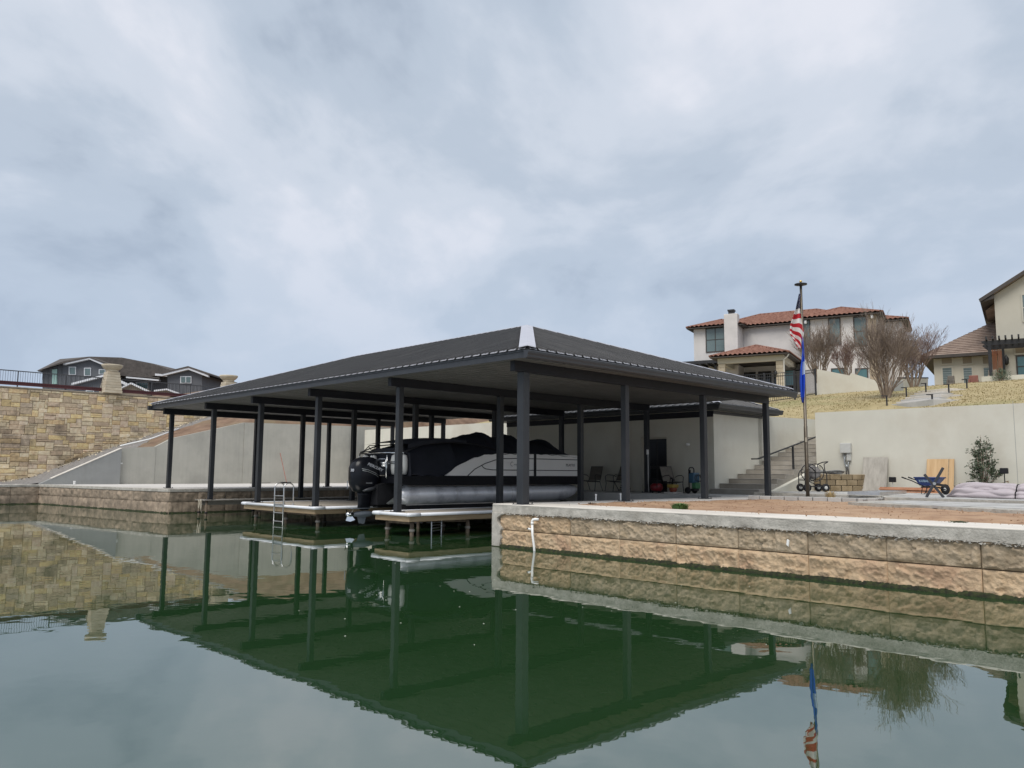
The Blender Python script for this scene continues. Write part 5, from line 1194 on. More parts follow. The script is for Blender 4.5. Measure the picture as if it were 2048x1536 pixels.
# garden path of broad concrete steps
GP_ = E('garden_path', 'broad pale concrete steps leading up the lawn to the houses', 'garden steps', (0,0,0))
for k in range(6):
    p, q_ = lawn_hit(1783+9*k, 812-4.6*k), lawn_hit(1868+4.5*k, 811-4.9*k)
    d_ = (q_-p); d_.z = 0; d_.normalize(); n_ = Vector((-d_.y, d_.x, 0)); zt = max(p.z, q_.z) + .07
    mb = MB(); mb.prism([(r_.x, r_.y, zt-.35) for r_ in (p, q_, q_ + n_*1.3, p + n_*1.3)], (0,0,.35)); mb.build('step', M_slab if k % 2 else M_paver, GP_, bevel=.015, fix=True)
p, q_ = lawn_hit(1836,784.5), lawn_hit(1897,783); d_ = (q_-p); d_.z = 0; d_.normalize(); n_ = Vector((-d_.y, d_.x, 0)); zt = max(p.z, q_.z) + .05
mb = MB(); mb.prism([(r_.x, r_.y, zt-.3) for r_ in (p, q_, q_ + n_*2.2, p + n_*2.2)], (0,0,.3)); mb.build('landing', M_copetop, GP_, bevel=.015, fix=True)
for i, (px, py) in enumerate(((1774,812),(1813,794),(1852,785),(1865,811),(1898,788),(1934,777))):
    p = lawn_hit(px, py)
    o = E('path_light', ['path light at the foot of the garden steps beside the bare tree','path light halfway up the left of the garden steps','path light at the top left of the garden steps','path light at the lower right of the garden steps','path light at the upper right of the garden steps','path light in front of the beige house steps'][i], 'path light', p, 0, 'black path lights by the garden steps')
    mb = MB(); mb.box(-.025,.025,-.025,.025,-.1,.42); mb.build('stake', M_iron, o); mb = MB(); mb.box(-.22,.03,-.04,.04,.42,.46); mb.build('lamp_head', M_iron, o)

# ------------------------------------------------------------------ houses: helpers
class Plane:
    """upright plane through a world point; local x along it, y into the depth, z up"""
    def __init__(s, p0, dirx):
        s.p = Vector(p0); s.a = Vector((*dirx,0)).normalized(); s.b = Vector((-s.a.y, s.a.x, 0)); s.ang = math.atan2(s.a.y, s.a.x)
    def hit(s, px, py, off=0.0):
        d = ray(px, py); o = Vector((0,0,CAMH)); pp = s.p + s.b*off; t = (pp - o).dot(s.b)/d.dot(s.b); r = o + d*t - s.p
        return (r.dot(s.a), off, r.z)
def roof_plane(e0, e1, r0, r1, pitch_len, kind, period=.40, course=.42, thick=.05):
    """tiled slope between an eave (e0-e1) and a top edge (r0-r1; equal points make a triangle)"""
    e0, e1, r0, r1 = map(Vector, (e0,e1,r0,r1)); ax = (e1-e0); Lx = ax.length; ax.normalize()
    upv = (r0-e0) - ax*(r0-e0).dot(ax); H_ = upv.length; upv.normalize(); nrm = ax.cross(upv)
    if nrm.z < 0: nrm = -nrm
    l1, l2 = (r0-e0).dot(ax), (r1-e0).dot(ax); nc = max(1, int(H_/course)); mb = MB()
    ns = max(2, int(Lx/period*(4 if kind == 'barrel' else 1)))
    rows = []
    for c in range(nc):
        for (tt, h) in ((c/nc, .045), ((c+1)/nc - 1e-4, .0)):
            row = []
            for i in range(ns+1):
                x = Lx*i/ns; lo, hi = l1*tt, Lx + (l2-Lx)*tt; xc = max(lo, min(hi, x))
                hh = h + (abs(math.sin(math.pi*x/period))*.12 if kind == 'barrel' else 0)
                row.append(e0 + ax*xc + upv*(H_*tt) + nrm*hh)
            rows.append(row)
    for r_ in rows: mb.v += [tuple(p) for p in r_]
    k = ns+1
    for j in range(len(rows)-1):
        for i in range(ns): mb.f.append((j*k+i, j*k+i+1, (j+1)*k+i+1, (j+1)*k+i))
    return mb
def hip_roof(parent, x0, x1, y0, y1, ze, slope, m, kind, ov=.55, ridge_x=True, sof=None, name='roof'):
    x0 -= ov; x1 += ov; y0 -= ov; y1 += ov; w_, d_ = x1-x0, y1-y0
    if w_ >= d_: h = d_/2; ra, rb = Vector((x0+h, y0+h, ze+h*slope)), Vector((x1-h, y0+h, ze+h*slope))
    else: h = w_/2; ra, rb = Vector((x0+h, y0+h, ze+h*slope)), Vector((x0+h, y1-h, ze+h*slope))
    A, B, C_, D = Vector((x0,y0,ze)), Vector((x1,y0,ze)), Vector((x1,y1,ze)), Vector((x0,y1,ze))
    root = bpy.data.objects.new(name, None); link(root, parent)
    if w_ >= d_: P_ = [(A,B,ra,rb),(C_,D,rb,ra),(B,C_,rb,rb),(D,A,ra,ra)]
    else: P_ = [(A,B,ra,ra),(C_,D,rb,rb),(B,C_,ra,rb),(D,A,rb,ra)]
    for p in P_: roof_plane(*p, 0, kind).build('slope', m, root, kind == 'barrel')
    mb = MB(); mb.box(x0+.02,x1-.02,y0+.02,y1-.02,ze-.10,ze-.02); mb.build('soffit', sof or M_tile2d, root)
    mb = MB()
    for p, q_ in ((A,ra),(B,ra if w_ < d_ else rb),(D,rb if w_ < d_ else ra),(C_,rb),(ra,rb)):
        if (q_-p).length > .1: mb.tube([p+Vector((0,0,.06)), q_+Vector((0,0,.08))], .10, 6)
    mb.build('ridge_tiles', m, root, True)
    return root
def window(parent, pl, px0, py0, px1, py1, off, m=M_glass, frame=M_tile2d, mull=1, bars=0, name='window'):
    (xa,_,za), (xb,_,zb) = pl.hit(px0, py0, off), pl.hit(px1, py1, off)
    x0, x1, z0, z1 = min(xa,xb), max(xa,xb), min(za,zb), max(za,zb); f = min(.09, (x1-x0)*.12)
    mb = MB(); mb.box(x0,x1,off-.06,off-.02,z0,z0+f); mb.box(x0,x1,off-.06,off-.02,z1-f,z1); mb.box(x0,x0+f,off-.06,off-.02,z0+f,z1-f); mb.box(x1-f,x1,off-.06,off-.02,z0+f,z1-f)
    for k in range(1, mull): x = x0+(x1-x0)*k/mull; mb.box(x-f*.35,x+f*.35,off-.055,off-.02,z0+f,z1-f)
    for k in range(1, bars+1): z = z0+(z1-z0)*k/(bars+1); mb.box(x0+f,x1-f,off-.055,off-.02,z-f*.3,z+f*.3)
    w_ = mb.build(name, frame, parent); mb = MB(); mb.box(x0+f*.5,x1-f*.5,off-.03,off-.008,z0+f*.5,z1-f*.5); mb.build('pane', m, w_); return w_

# ------------------------------------------------------------------ white house with red clay tiles
PH = Plane((30.6,66,8.3), (.875,-.483))
HW = E('white_house', 'white two-storey house with red clay tile hip roof and chimney', 'house', PH.p, PH.ang)
hx = lambda px, off=0, py=700: PH.hit(px, py, off)[0]
ZE = PH.hit(1763, 626, 0)[2]
xL, xW, xM, xR = hx(1388), hx(1479), hx(1603), 0.0
def block(x0, x1, y0, y1, z1, m=M_white): mb = MB(); mb.box(x0,x1,y0,y1,-.5,z1); return mb.build('wall', m, HW)
block(xM, xR, 0, 9.5, ZE); block(xW+.01, xM-.01, 1.6, 9.3, ZE-.02); block(xL, xW, 0, 9.0, ZE-.04)
hip_roof(HW, xM, xR, 0, 9.5, ZE, .36, M_tile, 'barrel'); hip_roof(HW, xW-3.0, xM+4.5, 1.6, 9.3, ZE+.02, .40, M_tile, 'barrel'); hip_roof(HW, xL, xW, 0, 9.0, ZE-.02, .36, M_tile, 'barrel')
zs_ = PH.hit(1808,643,4.5)[2]; xs_ = PH.hit(1806,660,4.5)[0]
mb = MB(); mb.box(.01, xs_, 3.6, 9.4, -.5, zs_); mb.build('side_wing', M_white, HW); hip_roof(HW, -2.0, xs_, 3.6, 9.4, zs_, .34, M_tile, 'barrel', .5, name='wing_roof')
c0, c1 = hx(1449,-.7), hx(1476,-.7); zc = PH.hit(1464,627,-.7)[2]
mb = MB(); mb.box(c0,c1,-.7,.2,-.5,zc); ck = mb.build('chimney', M_white, HW, bevel=.04); mb = MB(); mb.box((c0+c1)/2-.24,(c0+c1)/2+.24,-.5,0,zc,zc+.28); mb.box((c0+c1)/2-.30,(c0+c1)/2+.30,-.56,.06,zc+.28,zc+.42); mb.build('chimney_cap', M_iron, ck)
mb = MB(); mb.box(hx(1738), -.01, -.14, -.002, -.5, ZE-.1); mb.build('stone_panel', mat('rubble_veneer', (.36,.29,.21), (.47,.39,.29), 3, .95, c3=(.28,.22,.16), bump=.6, bsc=10), HW)
window(HW, PH, 1411, 656, 1451, 703, 0, M_glass, M_tile2d, 2, 1)
window(HW, PH, 1656, 637, 1683, 690, 0, M_glass); window(HW, PH, 1706, 634, 1736, 692, 0, M_glass, M_tile2d, 1, 1); window(HW, PH, 1606, 640, 1622, 690, 0, M_glass)
window(HW, PH, 1710, 737, 1737, 760, 0, M_teal); window(HW, PH, 1662, 737, 1690, 760, 0, M_teal)
mb = MB()
for px in (1614, 1747): x = hx(px); mb.lathe([(.1,0),(.13,.1),(.1,.3)], (x,-.3,ZE-.45), 10)
mb.build('flood_lights', M_pvc, HW)
# porch
yP = -5.0; pxl, pxr = hx(1437,yP), hx(1566,yP); ZP = PH.hit(1566,707,yP)[2]
pr_ = hip_roof(HW, pxl-.2, pxr+.1, yP-.2, 1.2, ZP, .36, M_tile, 'barrel', .45, name='porch_roof')
mb = MB(); mb.box(pxl-.1,pxr,yP,yP+.4,ZP-.55,ZP-.1); mb.box(pxr-.4,pxr,yP+.41,1.4,ZP-.55,ZP-.1); mb.box(pxl-.1,pxl+.3,yP+.41,.9,ZP-.55,ZP-.1); mb.build('porch_beam', M_stucco2, HW)
for px0, px1 in ((1436,1449),(1551,1566)):
    x0, x1 = hx(px0,yP), hx(px1,yP); n = 12; hh = (ZP-.56+1.0)/n; pm_ = bpy.data.objects.new('porch_column', None); link(pm_, HW)
    for k in range(n): mb = MB(); mb.box(x0,x1,yP,yP+.5,-1.0+hh*k,-1.0+hh*(k+1)-.02); mb.build('course_stone', M_lime, pm_)
mb = MB(); mb.box(pxl-.3,pxr+3.2,yP-.3,1.58,-1.4,.0); mb.build('terrace', M_white, HW)
for k in range(4):
    a_, b_ = hx(1484+k*31,1.55), hx(1510+k*31,1.55); mb = MB(); mb.box(a_,b_,1.48,1.58,.02,2.7); w_ = mb.build('glass_door', M_tile2d, HW); mb = MB(); mb.box(a_+.08,b_-.08,1.46,1.478,.1,2.6); mb.build('pane', M_dkglass, w_)
a_, b_ = hx(1568,yP+3), hx(1600,yP+3); window(HW, PH, 1568, 740, 1592, 772, -.05, M_teal, M_tile2d)
mb = MB(); mb.box(hx(1592),hx(1606),-.08,-.01,.0,2.4); w_ = mb.build('side_door', M_tile2d, HW)
mb = MB(); mb.lathe([(.06,0),(.12,.08),(.12,.3),(.04,.4)], (hx(1553,yP)-.1,yP-.12,1.5), 10); mb.build('porch_lantern', M_iron, HW, True)
mb = MB(); mb.box(hx(1474,-3),hx(1492,-3),-3.3,-2.7,0,1.2); mb.build('outdoor_grill', M_blackm, HW, bevel=.06)
dp = MB(); dp.tube([(pxr+.5,yP-.3,ZP-.1),(pxr+.35,yP-.2,ZP-.3),(pxr+.06,yP-.06,ZP-.5),(pxr+.06,yP-.06,-.8)], .05, 8); dp.build('downspout', M_pvc, HW, True)
# dark pergola at its left
pg = E('pergola', 'low dark flat pergola at the left side of the white house', 'pergola', PH.p, PH.ang)
x0, x1 = hx(1346,-2), hx(1436,-2); zz = PH.hit(1430,720,-2)[2]
mb = MB(); mb.box(x0,x1,-2.2,2,zz-.28,zz); mb.build('beam', M_iron, pg)
for k in range(7): x = x0 + (x1-x0)*(k+.5)/7; mb = MB(); mb.box(x-.05,x+.05,-2.6,2.3,zz-.44,zz-.285); mb.build('rafter', M_iron, pg)
for x in (x0+.2,x1-.3): mb = MB(); mb.box(x-.08,x+.08,-1.9,-1.7,-1.5,zz-.285); mb.build('post', M_iron, pg)
# iron fence below the house
FNp = [lawn_hit(1460,812), lawn_hit(1530,808), lawn_hit(1590,800), lawn_hit(1632,791)]
FN = E('iron_fence', 'black iron picket fence below the white house porch', 'fence', (0,0,0))
tops = []
for (px, ytop), p in zip(((1460,752),(1530,748),(1590,744),(1632,739)), FNp):
    tz = at(px, ytop, p.y).z; tops.append(tz); mb = MB(); mb.box(p.x-.04,p.x+.04,p.y-.04,p.y+.04,p.z-.2,tz+.06); mb.build('fence_post', M_iron, FN)
for i in range(3):
    p, q_ = FNp[i], FNp[i+1]
    for za_, zb_ in ((tops[i],tops[i+1]),(tops[i]-.17,tops[i+1]-.17),(p.z+.12,q_.z+.12)): mb = MB(); mb.bar((p.x,p.y,za_),(q_.x,q_.y,zb_),.035,.04); mb.build('fence_rail', M_iron, FN)
    mb = MB(); n = int((q_-p).length/.115)
    for k in range(n): c = p.lerp(q_, (k+.5)/n); zt = tops[i]+(tops[i+1]-tops[i])*(k+.5)/n; mb.box(c.x-.009,c.x+.009,c.y-.009,c.y+.009,c.z+.1,zt)
    o = mb.build('fence_pickets', M_iron, FN); o['kind'] = 'stuff'
# garden wall right of the fence, and the low wall under the trees
g0, g1 = lawn_hit(1634,790), lawn_hit(1772,780); g1.z -= .1
GWL = E('garden_wall', 'beige garden wall with sloping top right of the iron fence', 'garden wall', (0,0,0))
def gp(px, py): t = (px-1634)/(1772-1634); y = 1/((1-t)/g0.y + t/g1.y); return at(px, py, y)
pts = [gp(1634,795), gp(1634,738), gp(1698,747), gp(1705,750), gp(1703,746), gp(1772,768), gp(1772,790)]
pts = [gp(1634,800), gp(1634,738), gp(1699,751), gp(1702,746), gp(1774,768), gp(1774,795)]
mb = MB(); mb.prism(pts, (.12,.3,0)); mb.build('wall', M_stucco, GWL, fix=True)
o = E('garden_wall', 'low stucco wall end behind the rightmost bare tree', 'garden wall', (0,0,0)); h0 = lawn_hit(1800,780)
mb = MB(); mb.prism([at(1795,782,56), at(1795,757,56), at(1856,757,54), at(1856,782,54)], (.2,.4,0)); mb.build('wall', M_stucco, o, fix=True); mb = MB(); mb.prism([at(1794,757,56), at(1794,754.5,56), at(1857,754.5,54), at(1857,757,54)], (.2,.42,0)); mb.build('wall_cap', M_iron, o, fix=True)
p = lawn_hit(1795,782); o = E('utility_box', 'small dark utility box on the lawn under the big bare tree', 'utility box', p); mb = MB(); mb.box(-.25,.25,-.2,.2,-.1,.55); mb.build('cabinet', M_concd, o, bevel=.03)

# ------------------------------------------------------------------ beige house at the right edge
P2 = Plane(at(1868,782,57), (.84,-.54)); z0_ = P2.p.z
H2 = E('beige_house', 'beige stucco house with brown tile roof at right picture edge', 'house', P2.p, P2.ang)
X2 = lambda px, off=0, py=740: P2.hit(px, py, off)[0]
Z2 = lambda px, py, off=0: P2.hit(px, py, off)[2]
ze2 = Z2(1990, 706); xa, xb = X2(1868), X2(1998)
mb = MB(); mb.box(xa, xb, 0, 12, -.6, ze2); mb.build('wall', M_stucco2, H2)
e0 = (xa-.9,-.6,ze2); e1 = (xb+8,-.6,ze2); zr2 = Z2(2003,636,6); rr0 = (X2(2003,6,636),6,zr2); roof_plane(e0, e1, rr0, (xb+5,6,zr2), 0, 'flat', .33, .36).build('roof', M_tile2, H2)
roof_plane((xa-.9,12.6,ze2), (xa-.9,-.6,ze2), rr0, rr0, 0, 'flat', .33, .36).build('roof', M_tile2, H2)
mb = MB(); mb.box(xa-.86, xb+.1, -.56, 12.5, ze2-.16, ze2-.03); mb.build('soffit', M_tile2d, H2); mb = MB(); mb.box(xa-.92, xb+.1, -.64, -.565, ze2-.17, ze2+.04); mb.build('fascia', M_tile2d, H2)
x2a = X2(1997, -1.2); xt = x2a + 9; zg = Z2(1993, 590, -1.2); gx = x2a + 5.2; zgp = zg + 5.2*.62
mb = MB(); mb.prism([(x2a,-1.2,-.6),(x2a,-1.2,zg),(gx,-1.2,zgp),(xt+1.4,-1.2,zg),(xt+1.4,-1.2,-.6)], (0,9,0)); mb.build('gable_block', M_stucco2, H2, fix=True)
mb = MB(); mb.prism([(x2a-.8,-1.75,zg-.46),(gx,-1.75,zgp+.04),(gx,-1.75,zgp+.28),(x2a-.86,-1.75,zg-.24)], (0,9.8,0)); mb.build('gable_roof', M_tile2, H2, fix=True); xg = xt + 1.4; mb = MB(); mb.prism([(gx+.001,-1.75,zgp+.04),(xg+.8,-1.75,zg-.46),(xg+.86,-1.75,zg-.24),(gx+.001,-1.75,zgp+.28)], (0,9.8,0)); mb.build('gable_roof', M_tile2, H2, fix=True)
mb = MB(); mb.prism([(x2a-.84,-1.8,zg-.50),(gx,-1.8,zgp+.0),(gx,-1.8,zgp+.22),(x2a-.9,-1.8,zg-.28)], (0,.1,0)); mb.build('barge_board', M_tile2d, H2, fix=True)
mb = MB(); mb.prism([(x2a-.82,-1.7,zg-.52),(x2a-.01,-1.7,zg-.02),(x2a-.01,-1.7,zg-.30)], (0,9.5,0)); mb.build('eave_soffit', M_tile2d, H2, fix=True)
ys = Z2(1985, 620, .5); mb = MB(); mb.prism([(X2(1978,.5),.3,ys-.05),(x2a-.01,.3,ys+.42),(x2a-.01,.3,ys+.05)], (0,5,0)); mb.build('dormer_eave', M_tile2, H2, fix=True)
for (a_, b_) in ((1880,1907),(1922,1947),(1963,1982)):
    window(H2, P2, a_, 712, b_, 729, 0, M_tan, M_stucco2); w_ = window(H2, P2, a_+2, 734, b_+1, 772, 0, M_shut, M_stucco2)
    xq0, xq1 = X2(a_+4), X2(b_-1)
    for k in range(7): mb = MB(); zz_ = Z2(a_,734)-.2-.16*k; mb.box(xq0+.03,xq1-.03,-.05,-.032,zz_-.02,zz_+.03); mb.build('shutter_slat', M_glass, w_)
window(H2, P2, 2041, 588, 2075, 642, -1.2, M_glass, M_stucco2, 1, 1)
window(H2, P2, 2031, 711, 2075, 754, -1.2, M_teal, M_tile2d, 1, 1); window(H2, P2, 2027, 690, 2075, 707, -1.2, M_tan, M_stucco2)
mb = MB(); x = X2(2014,-1.25); mb.lathe([(.03,-.1),(.14,.0),(.16,.35),(.05,.55),(.02,.62)], (x,-1.42,Z2(2014,728,-1.2)), 10); mb.build('wall_lantern', M_iron, H2, True)
pw = E('pergola', 'dark timber pergola with rafter ends on the beige house', 'pergola', P2.p, P2.ang); zp_ = Z2(1985, 690, -3)
xp0 = X2(1966,-3.4)
for yy in (-3.6,-1.6): mb = MB(); mb.prism([(xp0,yy,zp_+.15),(xp0+.25,yy,zp_-.1),(xp0+9,yy,zp_-.1),(xp0+9,yy,zp_+.22),(xp0,yy,zp_+.22)], (0,.16,0)); mb.build('beam', M_iron, pw, fix=True)
for k in range(24): x = xp0+.3+k*.36; mb = MB(); mb.box(x-.05,x+.05,-4.2,-1.25,zp_+.222,zp_+.42); mb.build('rafter', M_iron, pw)
mb = MB(); mb.box(X2(1978,-3.5),X2(1985,-3.5),-3.62,-3.40,-.4,zp_-.1); mb.build('post', M_iron, pw)
mb = MB(); mb.box(X2(2006,-1.5),X2(2011,-1.5),-1.6,-1.35,-.2,zp_-.1); mb.build('post', M_iron, pw)
for a_, b_ in ((1986,1996),(1997,2006)):
    s_ = E('cedar_screen', 'reddish cedar screen panel under the pergola, ' + ('nearest the corner post' if a_ == 1986 else 'beside the wall lantern'), 'screen', P2.p, P2.ang, 'cedar screens')
    xq0, xq1 = X2(a_,-2), X2(b_,-2); zt, zb = Z2(1990,699,-2), Z2(1990,757,-2); n = 4
    for k in range(n): mb = MB(); mb.box(xq0+(xq1-xq0)*k/n,xq0+(xq1-xq0)*(k+1)/n-.015,-2.05,-2.0,zb,zt-.1*(k%2)); mb.build('cedar_board', M_cedar, s_)
# terrace wall, steps and furniture before the beige house
TWp = E('terrace_wall', 'low stucco terrace wall and steps before the beige house', 'terrace wall', P2.p, P2.ang)
zt = Z2(2048, 752, -5); mb = MB(); mb.box(X2(1962,-5),X2(2100,-5),-5,-4.75,-1.6,zt+.1); mb.build('wall', M_stucco, TWp)
for k in range(3): mb = MB(); mb.box(X2(1893,-5),X2(1961,-5),-5.0-.5*k,-4.0,-1.2,Z2(1930,771,-5)-.16*k); mb.build('step', M_slab, TWp)
mb = MB(); mb.box(xa-1.5,X2(2100,-4),-4.74,-.02,-1.4,Z2(1930,771,-5)-.02); mb.build('terrace_floor', M_paver, TWp)
zf = Z2(1930,771,-5)
for i, (pxa, pxb, hh, m_, lb) in enumerate(((1893,1907,.75,M_sling,'woven brown armchair left of the terrace steps'), (1936,1955,.7,mat('terracotta_cushion',(.23,.10,.075),(.28,.13,.10),4,.9),'terracotta red sofa on the beige house terrace'), (1976,1993,.95,mat('sand_cushion',(.40,.33,.26),(.46,.39,.31),4,.9),'sand coloured armchair under the pergola'))):
    xq0, xq1 = X2(pxa,-3.6), X2(pxb,-3.6); o = E('armchair' if i != 1 else 'sofa', lb, 'armchair' if i != 1 else 'sofa', P2.p, P2.ang)
    mb = MB(); mb.box(xq0,xq1,-3.9,-3.2,zf,zf+hh*.45); mb.build('seat', m_, o, bevel=.05); mb = MB(); mb.box(xq0,xq1,-3.18,-3.0,zf,zf+hh*1.2); mb.build('backrest', m_, o, bevel=.05)
    for x in (xq0-.02,xq1-.08): mb = MB(); mb.box(x,x+.10,-3.92,-3.19,zf,zf+hh*.75); mb.build('armrest', m_, o, bevel=.03)
p = P2.p + P2.a*X2(2001,-5.4) + P2.b*(-5.4); o = E('shrub', 'small dark shrub in front of the terrace wall', 'shrub', Vector((p.x,p.y,on_lawn(p.x,p.y)))); mb = MB(); rn = random.Random(2)
for i in range(900):
    a_ = rn.uniform(0,6.28); r_ = rn.uniform(0,.55); c = Vector((r_*math.cos(a_), r_*math.sin(a_), .1+rn.uniform(.2,1)*(.9-.5*r_))); d = Vector((rn.gauss(0,1),rn.gauss(0,1),rn.gauss(0,1))).normalized()*.07; s_ = d.orthogonal().normalized()*.03
    mb.add([c-s_, c+d*.5+s_, c+d, c+d*.5-s_], [(0,1,2,3)])
mb.build('foliage', M_leafd, o); mb = MB()
for k in range(7): a_ = k*.9; mb.tube([(0,0,-.1),(.3*math.cos(a_),.3*math.sin(a_),.6)], [.02,.008], 5)
mb.build('stems', M_bark, o)

# ------------------------------------------------------------------ slate grey house at the left
YH = 72.0
H3 = E('grey_house', 'dark slate grey two-storey house with white gable trim behind the stone wall', 'house', at(240, 800, YH))
B3 = H3.location.copy()
def hp(px, py, dy=0.0): return at(px, py, YH + dy) - B3 + Vector((0,0,0))
def h3(name, pts, dep, m, dy=0.0, parent=None):
    mb = MB(); mb.prism([hp(x,y,dy) for x,y in pts], (0,dep,0)); return mb.build(name, m, parent or H3, fix=True)
h3('wall', [(85,830),(85,742),(128,727),(178,716),(214,732),(214,830)], 9, M_dsid)
h3('wall', [(214.5,830),(214.5,745),(345,752),(345,830)], 7, M_dsid, 2.2)
h3('wall', [(335,830),(335,750),(376,736),(404,748),(404,830)], 9, M_dsid, -.5)
h3('wall', [(140,830),(140,768),(212,751),(238,764),(238,830)], 2, M_dsid, -2.0)
r_ = h3('roof', [(75,741),(128,722),(178,713.5),(244,716),(306,728),(345,741),(352,752),(214,752),(200,732),(178,717),(128,728),(76,743)], 9.5, M_dshing, 1.2)
def slopeq(name, pts, m): mb = MB(); mb.add([hp(*p) for p in pts], [tuple(range(len(pts)))]); return mb.build(name, m, H3)
slopeq('roof', [(225,750,1.0),(318,757,1.0),(352,738,5.5),(306,727,5.8),(244,715,6),(180,713,6),(200,725,1)], M_dshing)
slopeq('roof', [(72,742,-.7),(128,726,-.7),(180,713,5.5),(120,718,8)], M_dshing)
for pts in ([(126,730),(178,718.5),(178,715),(126,726)], [(178,718.5),(217,735),(217,731),(178,715)], [(143,770),(212,752),(212,748),(143,766)], [(212,752),(254,772),(254,767),(212,748)]):
    h3('rake_trim', pts, .35, M_trimw, -.45 if pts[0][1] < 750 else -2.4)
for pts in ([(324,752),(376,739),(376,735),(324,748)], [(376,739),(416,754),(416,750),(376,735)]): h3('rake_trim', pts, .35, M_trimw, -.95)
for pts in ([(322,748),(376,734.8),(376,732),(322,745)], [(376,734.8),(418,750),(418,747),(376,732)]): h3('roof_edge', pts, 9, M_dshing, -1.0)
for pts in ([(124,727),(178,715),(178,713),(124,724)], [(178,715),(219,731),(219,728),(178,713)]): h3('roof_edge', pts, 6, M_dshing, -.5)
h3('eave_trim', [(252,756),(318,762),(318,759),(252,753)], .3, M_trimw, .9)
h3('eave_trim', [(310,751),(336,753),(336,749),(310,747)], .6, M_trimw, .2)
for (xa_, xb_, yp, yb, ye, m_) in ((238,297,765,783,800,M_tan),(308,358,777,787,800,M_tan)):
    xm = (xa_+xb_)/2 - (6 if xa_ == 238 else 0)
    h3('porch_gable', [(xa_+3,ye),(xa_+3,yb-6),(xm,yp+3),(xb_-3,yb-1),(xb_-3,ye)], 1.5, m_, -3.2)
    h3('rake_trim', [(xa_,yb-4),(xm,yp+3),(xm,yp),(xa_,yb-7)], .3, M_trimw, -3.55); h3('rake_trim', [(xm,yp+3),(xb_,yb+2),(xb_,yb-1),(xm,yp)], .3, M_trimw, -3.55)
def win3(x0, y0, x1, y1, dy, m=M_glass, mull=False):
    w_ = h3('window', [(x0-1.6,y1+1.6),(x0-1.6,y0-1.6),(x1+1.6,y0-1.6),(x1+1.6,y1+1.6)], .08, M_trimw, dy-.10)
    h3('pane', [(x0,y1),(x0,y0),(x1,y0),(x1,y1)], .02, m, dy-.13, w_)
    if mull: h3('mullion', [((x0+x1)/2-.6,y1),((x0+x1)/2-.6,y0),((x0+x1)/2+.6,y0),((x0+x1)/2+.6,y1)], .02, M_trimw, dy-.16, w_)
win3(139,735,150,748,0); win3(169.5,737,180,750,0); win3(199,740,209,747,0); win3(362,754,381,765,-.5,M_glass,True); win3(273,766,295,777,2.2,M_teal)
win3(173,782,186,790,-2.0)
h3('sliding_door', [(104,768),(104,739),(114,738),(114,768)], .05, mat('pale_green_glass',(.32,.50,.44),(.38,.56,.50),1,.2), -.08)
for k in range(14): x = 86+k*9.2; h3('batten', [(x,830),(x,(742-(x-85)*.3 if x < 128 else 752)),(x+.8,(742-(x-85)*.3 if x < 128 else 752)),(x+.8,830)], .04, M_dsid, -.045)
for k in range(10): x = 337+k*7; h3('batten', [(x,830),(x,768),(x+.8,768),(x+.8,830)], .04, M_dsid, -.545)
h3('wall_base', [(60,850),(60,826),(430,826),(430,850)], 10, M_dsid, -1)

# ------------------------------------------------------------------ bare crepe myrtles
def myrtle(name, label, base, height, spread, seed, nst, twig, levels=4, lean=0.0, nsub=3):
    o = E(name, label, 'tree', base, 0, 'bare crepe myrtles on the lawn'); rn = random.Random(seed); tr = MB(); cr_ = MB()
    def grow(p, d, l, r, lev):
        n = 3 if lev < 3 else 2; pts = [p.copy()]; c = p.copy(); dd = d.copy()
        for i in range(n):
            dd = (dd + Vector((rn.gauss(0,.10), rn.gauss(0,.10), rn.gauss(.03,.05)))).normalized(); c = c + dd*(l/n); pts.append(c.copy())
        rads = [r*(1-.45*i/n) for i in range(n+1)]
        (tr if lev < 2 else cr_).tube(pts, rads, 5 if lev < 2 else 3, caps=False)
        if lev >= levels: return
        k = nsub if lev > 0 else nsub+1
        for j in range(k):
            t = rn.uniform(.45,1.0) if j else 1.0; idx = min(n-1, int(t*n)); q_ = pts[idx].lerp(pts[idx+1], t*n-idx) if t < 1 else pts[-1]
            nd = (dd + Vector((rn.gauss(0,.28), rn.gauss(0,.28), rn.gauss(.16,.16)))).normalized()
            grow(q_, nd, l*rn.uniform(.55,.85), max(.006, r*.5), lev+1)
    for i in range(nst):
        a = i*6.283/nst + rn.uniform(-.3,.3); sp = rn.uniform(.35,1.0)*spread
        d = Vector((math.cos(a)*sp + lean, math.sin(a)*sp, 1)).normalized()
        grow(Vector((math.cos(a)*.10, math.sin(a)*.10, -.1)), d, height*rn.uniform(.33,.42), .045, 0)
    tr.build('trunk', M_bark, o, True); cr_.build('crown', twig, o)
    return o
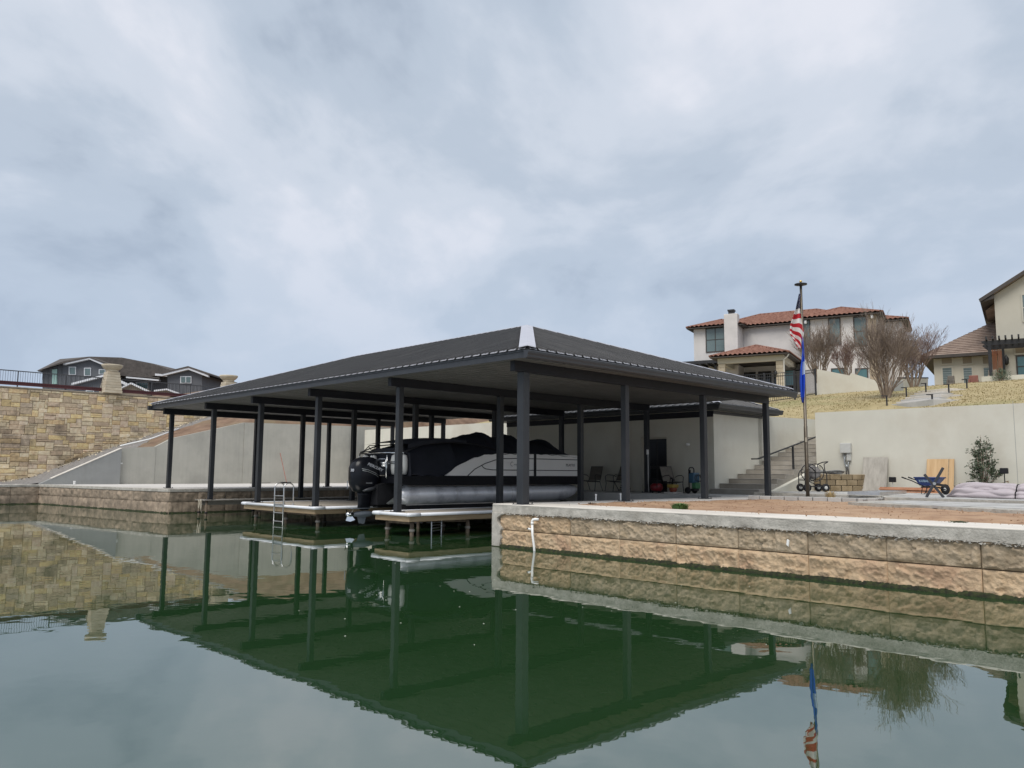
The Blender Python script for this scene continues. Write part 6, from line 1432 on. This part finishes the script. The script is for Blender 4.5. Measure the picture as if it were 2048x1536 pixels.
b_ = at(1640, 752, 52); myrtle('bare_tree', 'bare crepe myrtle behind the garden wall right of the flags', Vector((b_.x,b_.y,b_.z-.6)), 3.7, .34, 3, 15, M_twigy, 5, 0, 3)
b_ = at(1697, 756, 51); myrtle('bare_tree', 'small sparse bare crepe myrtle between two bigger ones', Vector((b_.x,b_.y,b_.z-.3)), 2.7, .5, 8, 8, M_twig, 5, 0, 3)
b_ = lawn_hit(1772, 796); myrtle('bare_tree', 'biggest bare crepe myrtle with broad fan crown before the garden wall', b_, 3.6, .36, 14, 16, M_twigy, 5, 0, 3)
b_ = at(1828, 782, 53); myrtle('bare_tree', 'reddish bare crepe myrtle next to the beige house', b_, 3.6, .40, 23, 15, M_twig, 5, 0, 3)

mb = MB(); rn = random.Random(77)
for i in range(18000):
    u = 18.6 + rn.random()**1.3*20; v = rn.uniform(-9, 16)
    if 1.9 < v < 4.1 and u < 22.8: continue
    c = WK(u, v, zl_(u, v) - .01); h = rn.uniform(.03,.065)
    for _ in range(2):
        a = rn.uniform(0,6.28); w_ = .018; l = Vector((math.cos(a)*h*.8, math.sin(a)*h*.8, h)); s_ = Vector((-math.sin(a)*w_, math.cos(a)*w_, 0))
        mb.add([c-s_, c+s_, c+l], [(0,1,2)])
o = mb.build('turf_grass', mat('turf_blades', (0.33,0.265,0.135), (0.43,0.35,0.195), .8, .95, c3=(0.27,0.25,0.11), sc3=.3), None); tag(o, 'short dormant tan and green grass blades over the sloping lawn', 'grass', kind='stuff')

mb = MB(); rn = random.Random(55)
for i in range(420):
    u = rn.uniform(-5, 11); v = 37.85 - abs(rn.gauss(0,.35)); r = rn.uniform(.03,.11); c = W(u, v, zstrip(u) + .03)
    p = [c + Vector((rn.uniform(-r,r), rn.uniform(-r,r), rn.uniform(-r,r)*.7)) for _ in range(5)]; mb.add(p, [(0,1,2),(0,2,3),(0,3,1),(1,4,2),(2,4,3),(3,4,1)])
o = mb.build('fallen_rubble', M_lime, None); tag(o, 'fallen stone rubble along the foot of the ashlar wall', 'rubble', kind='stuff')
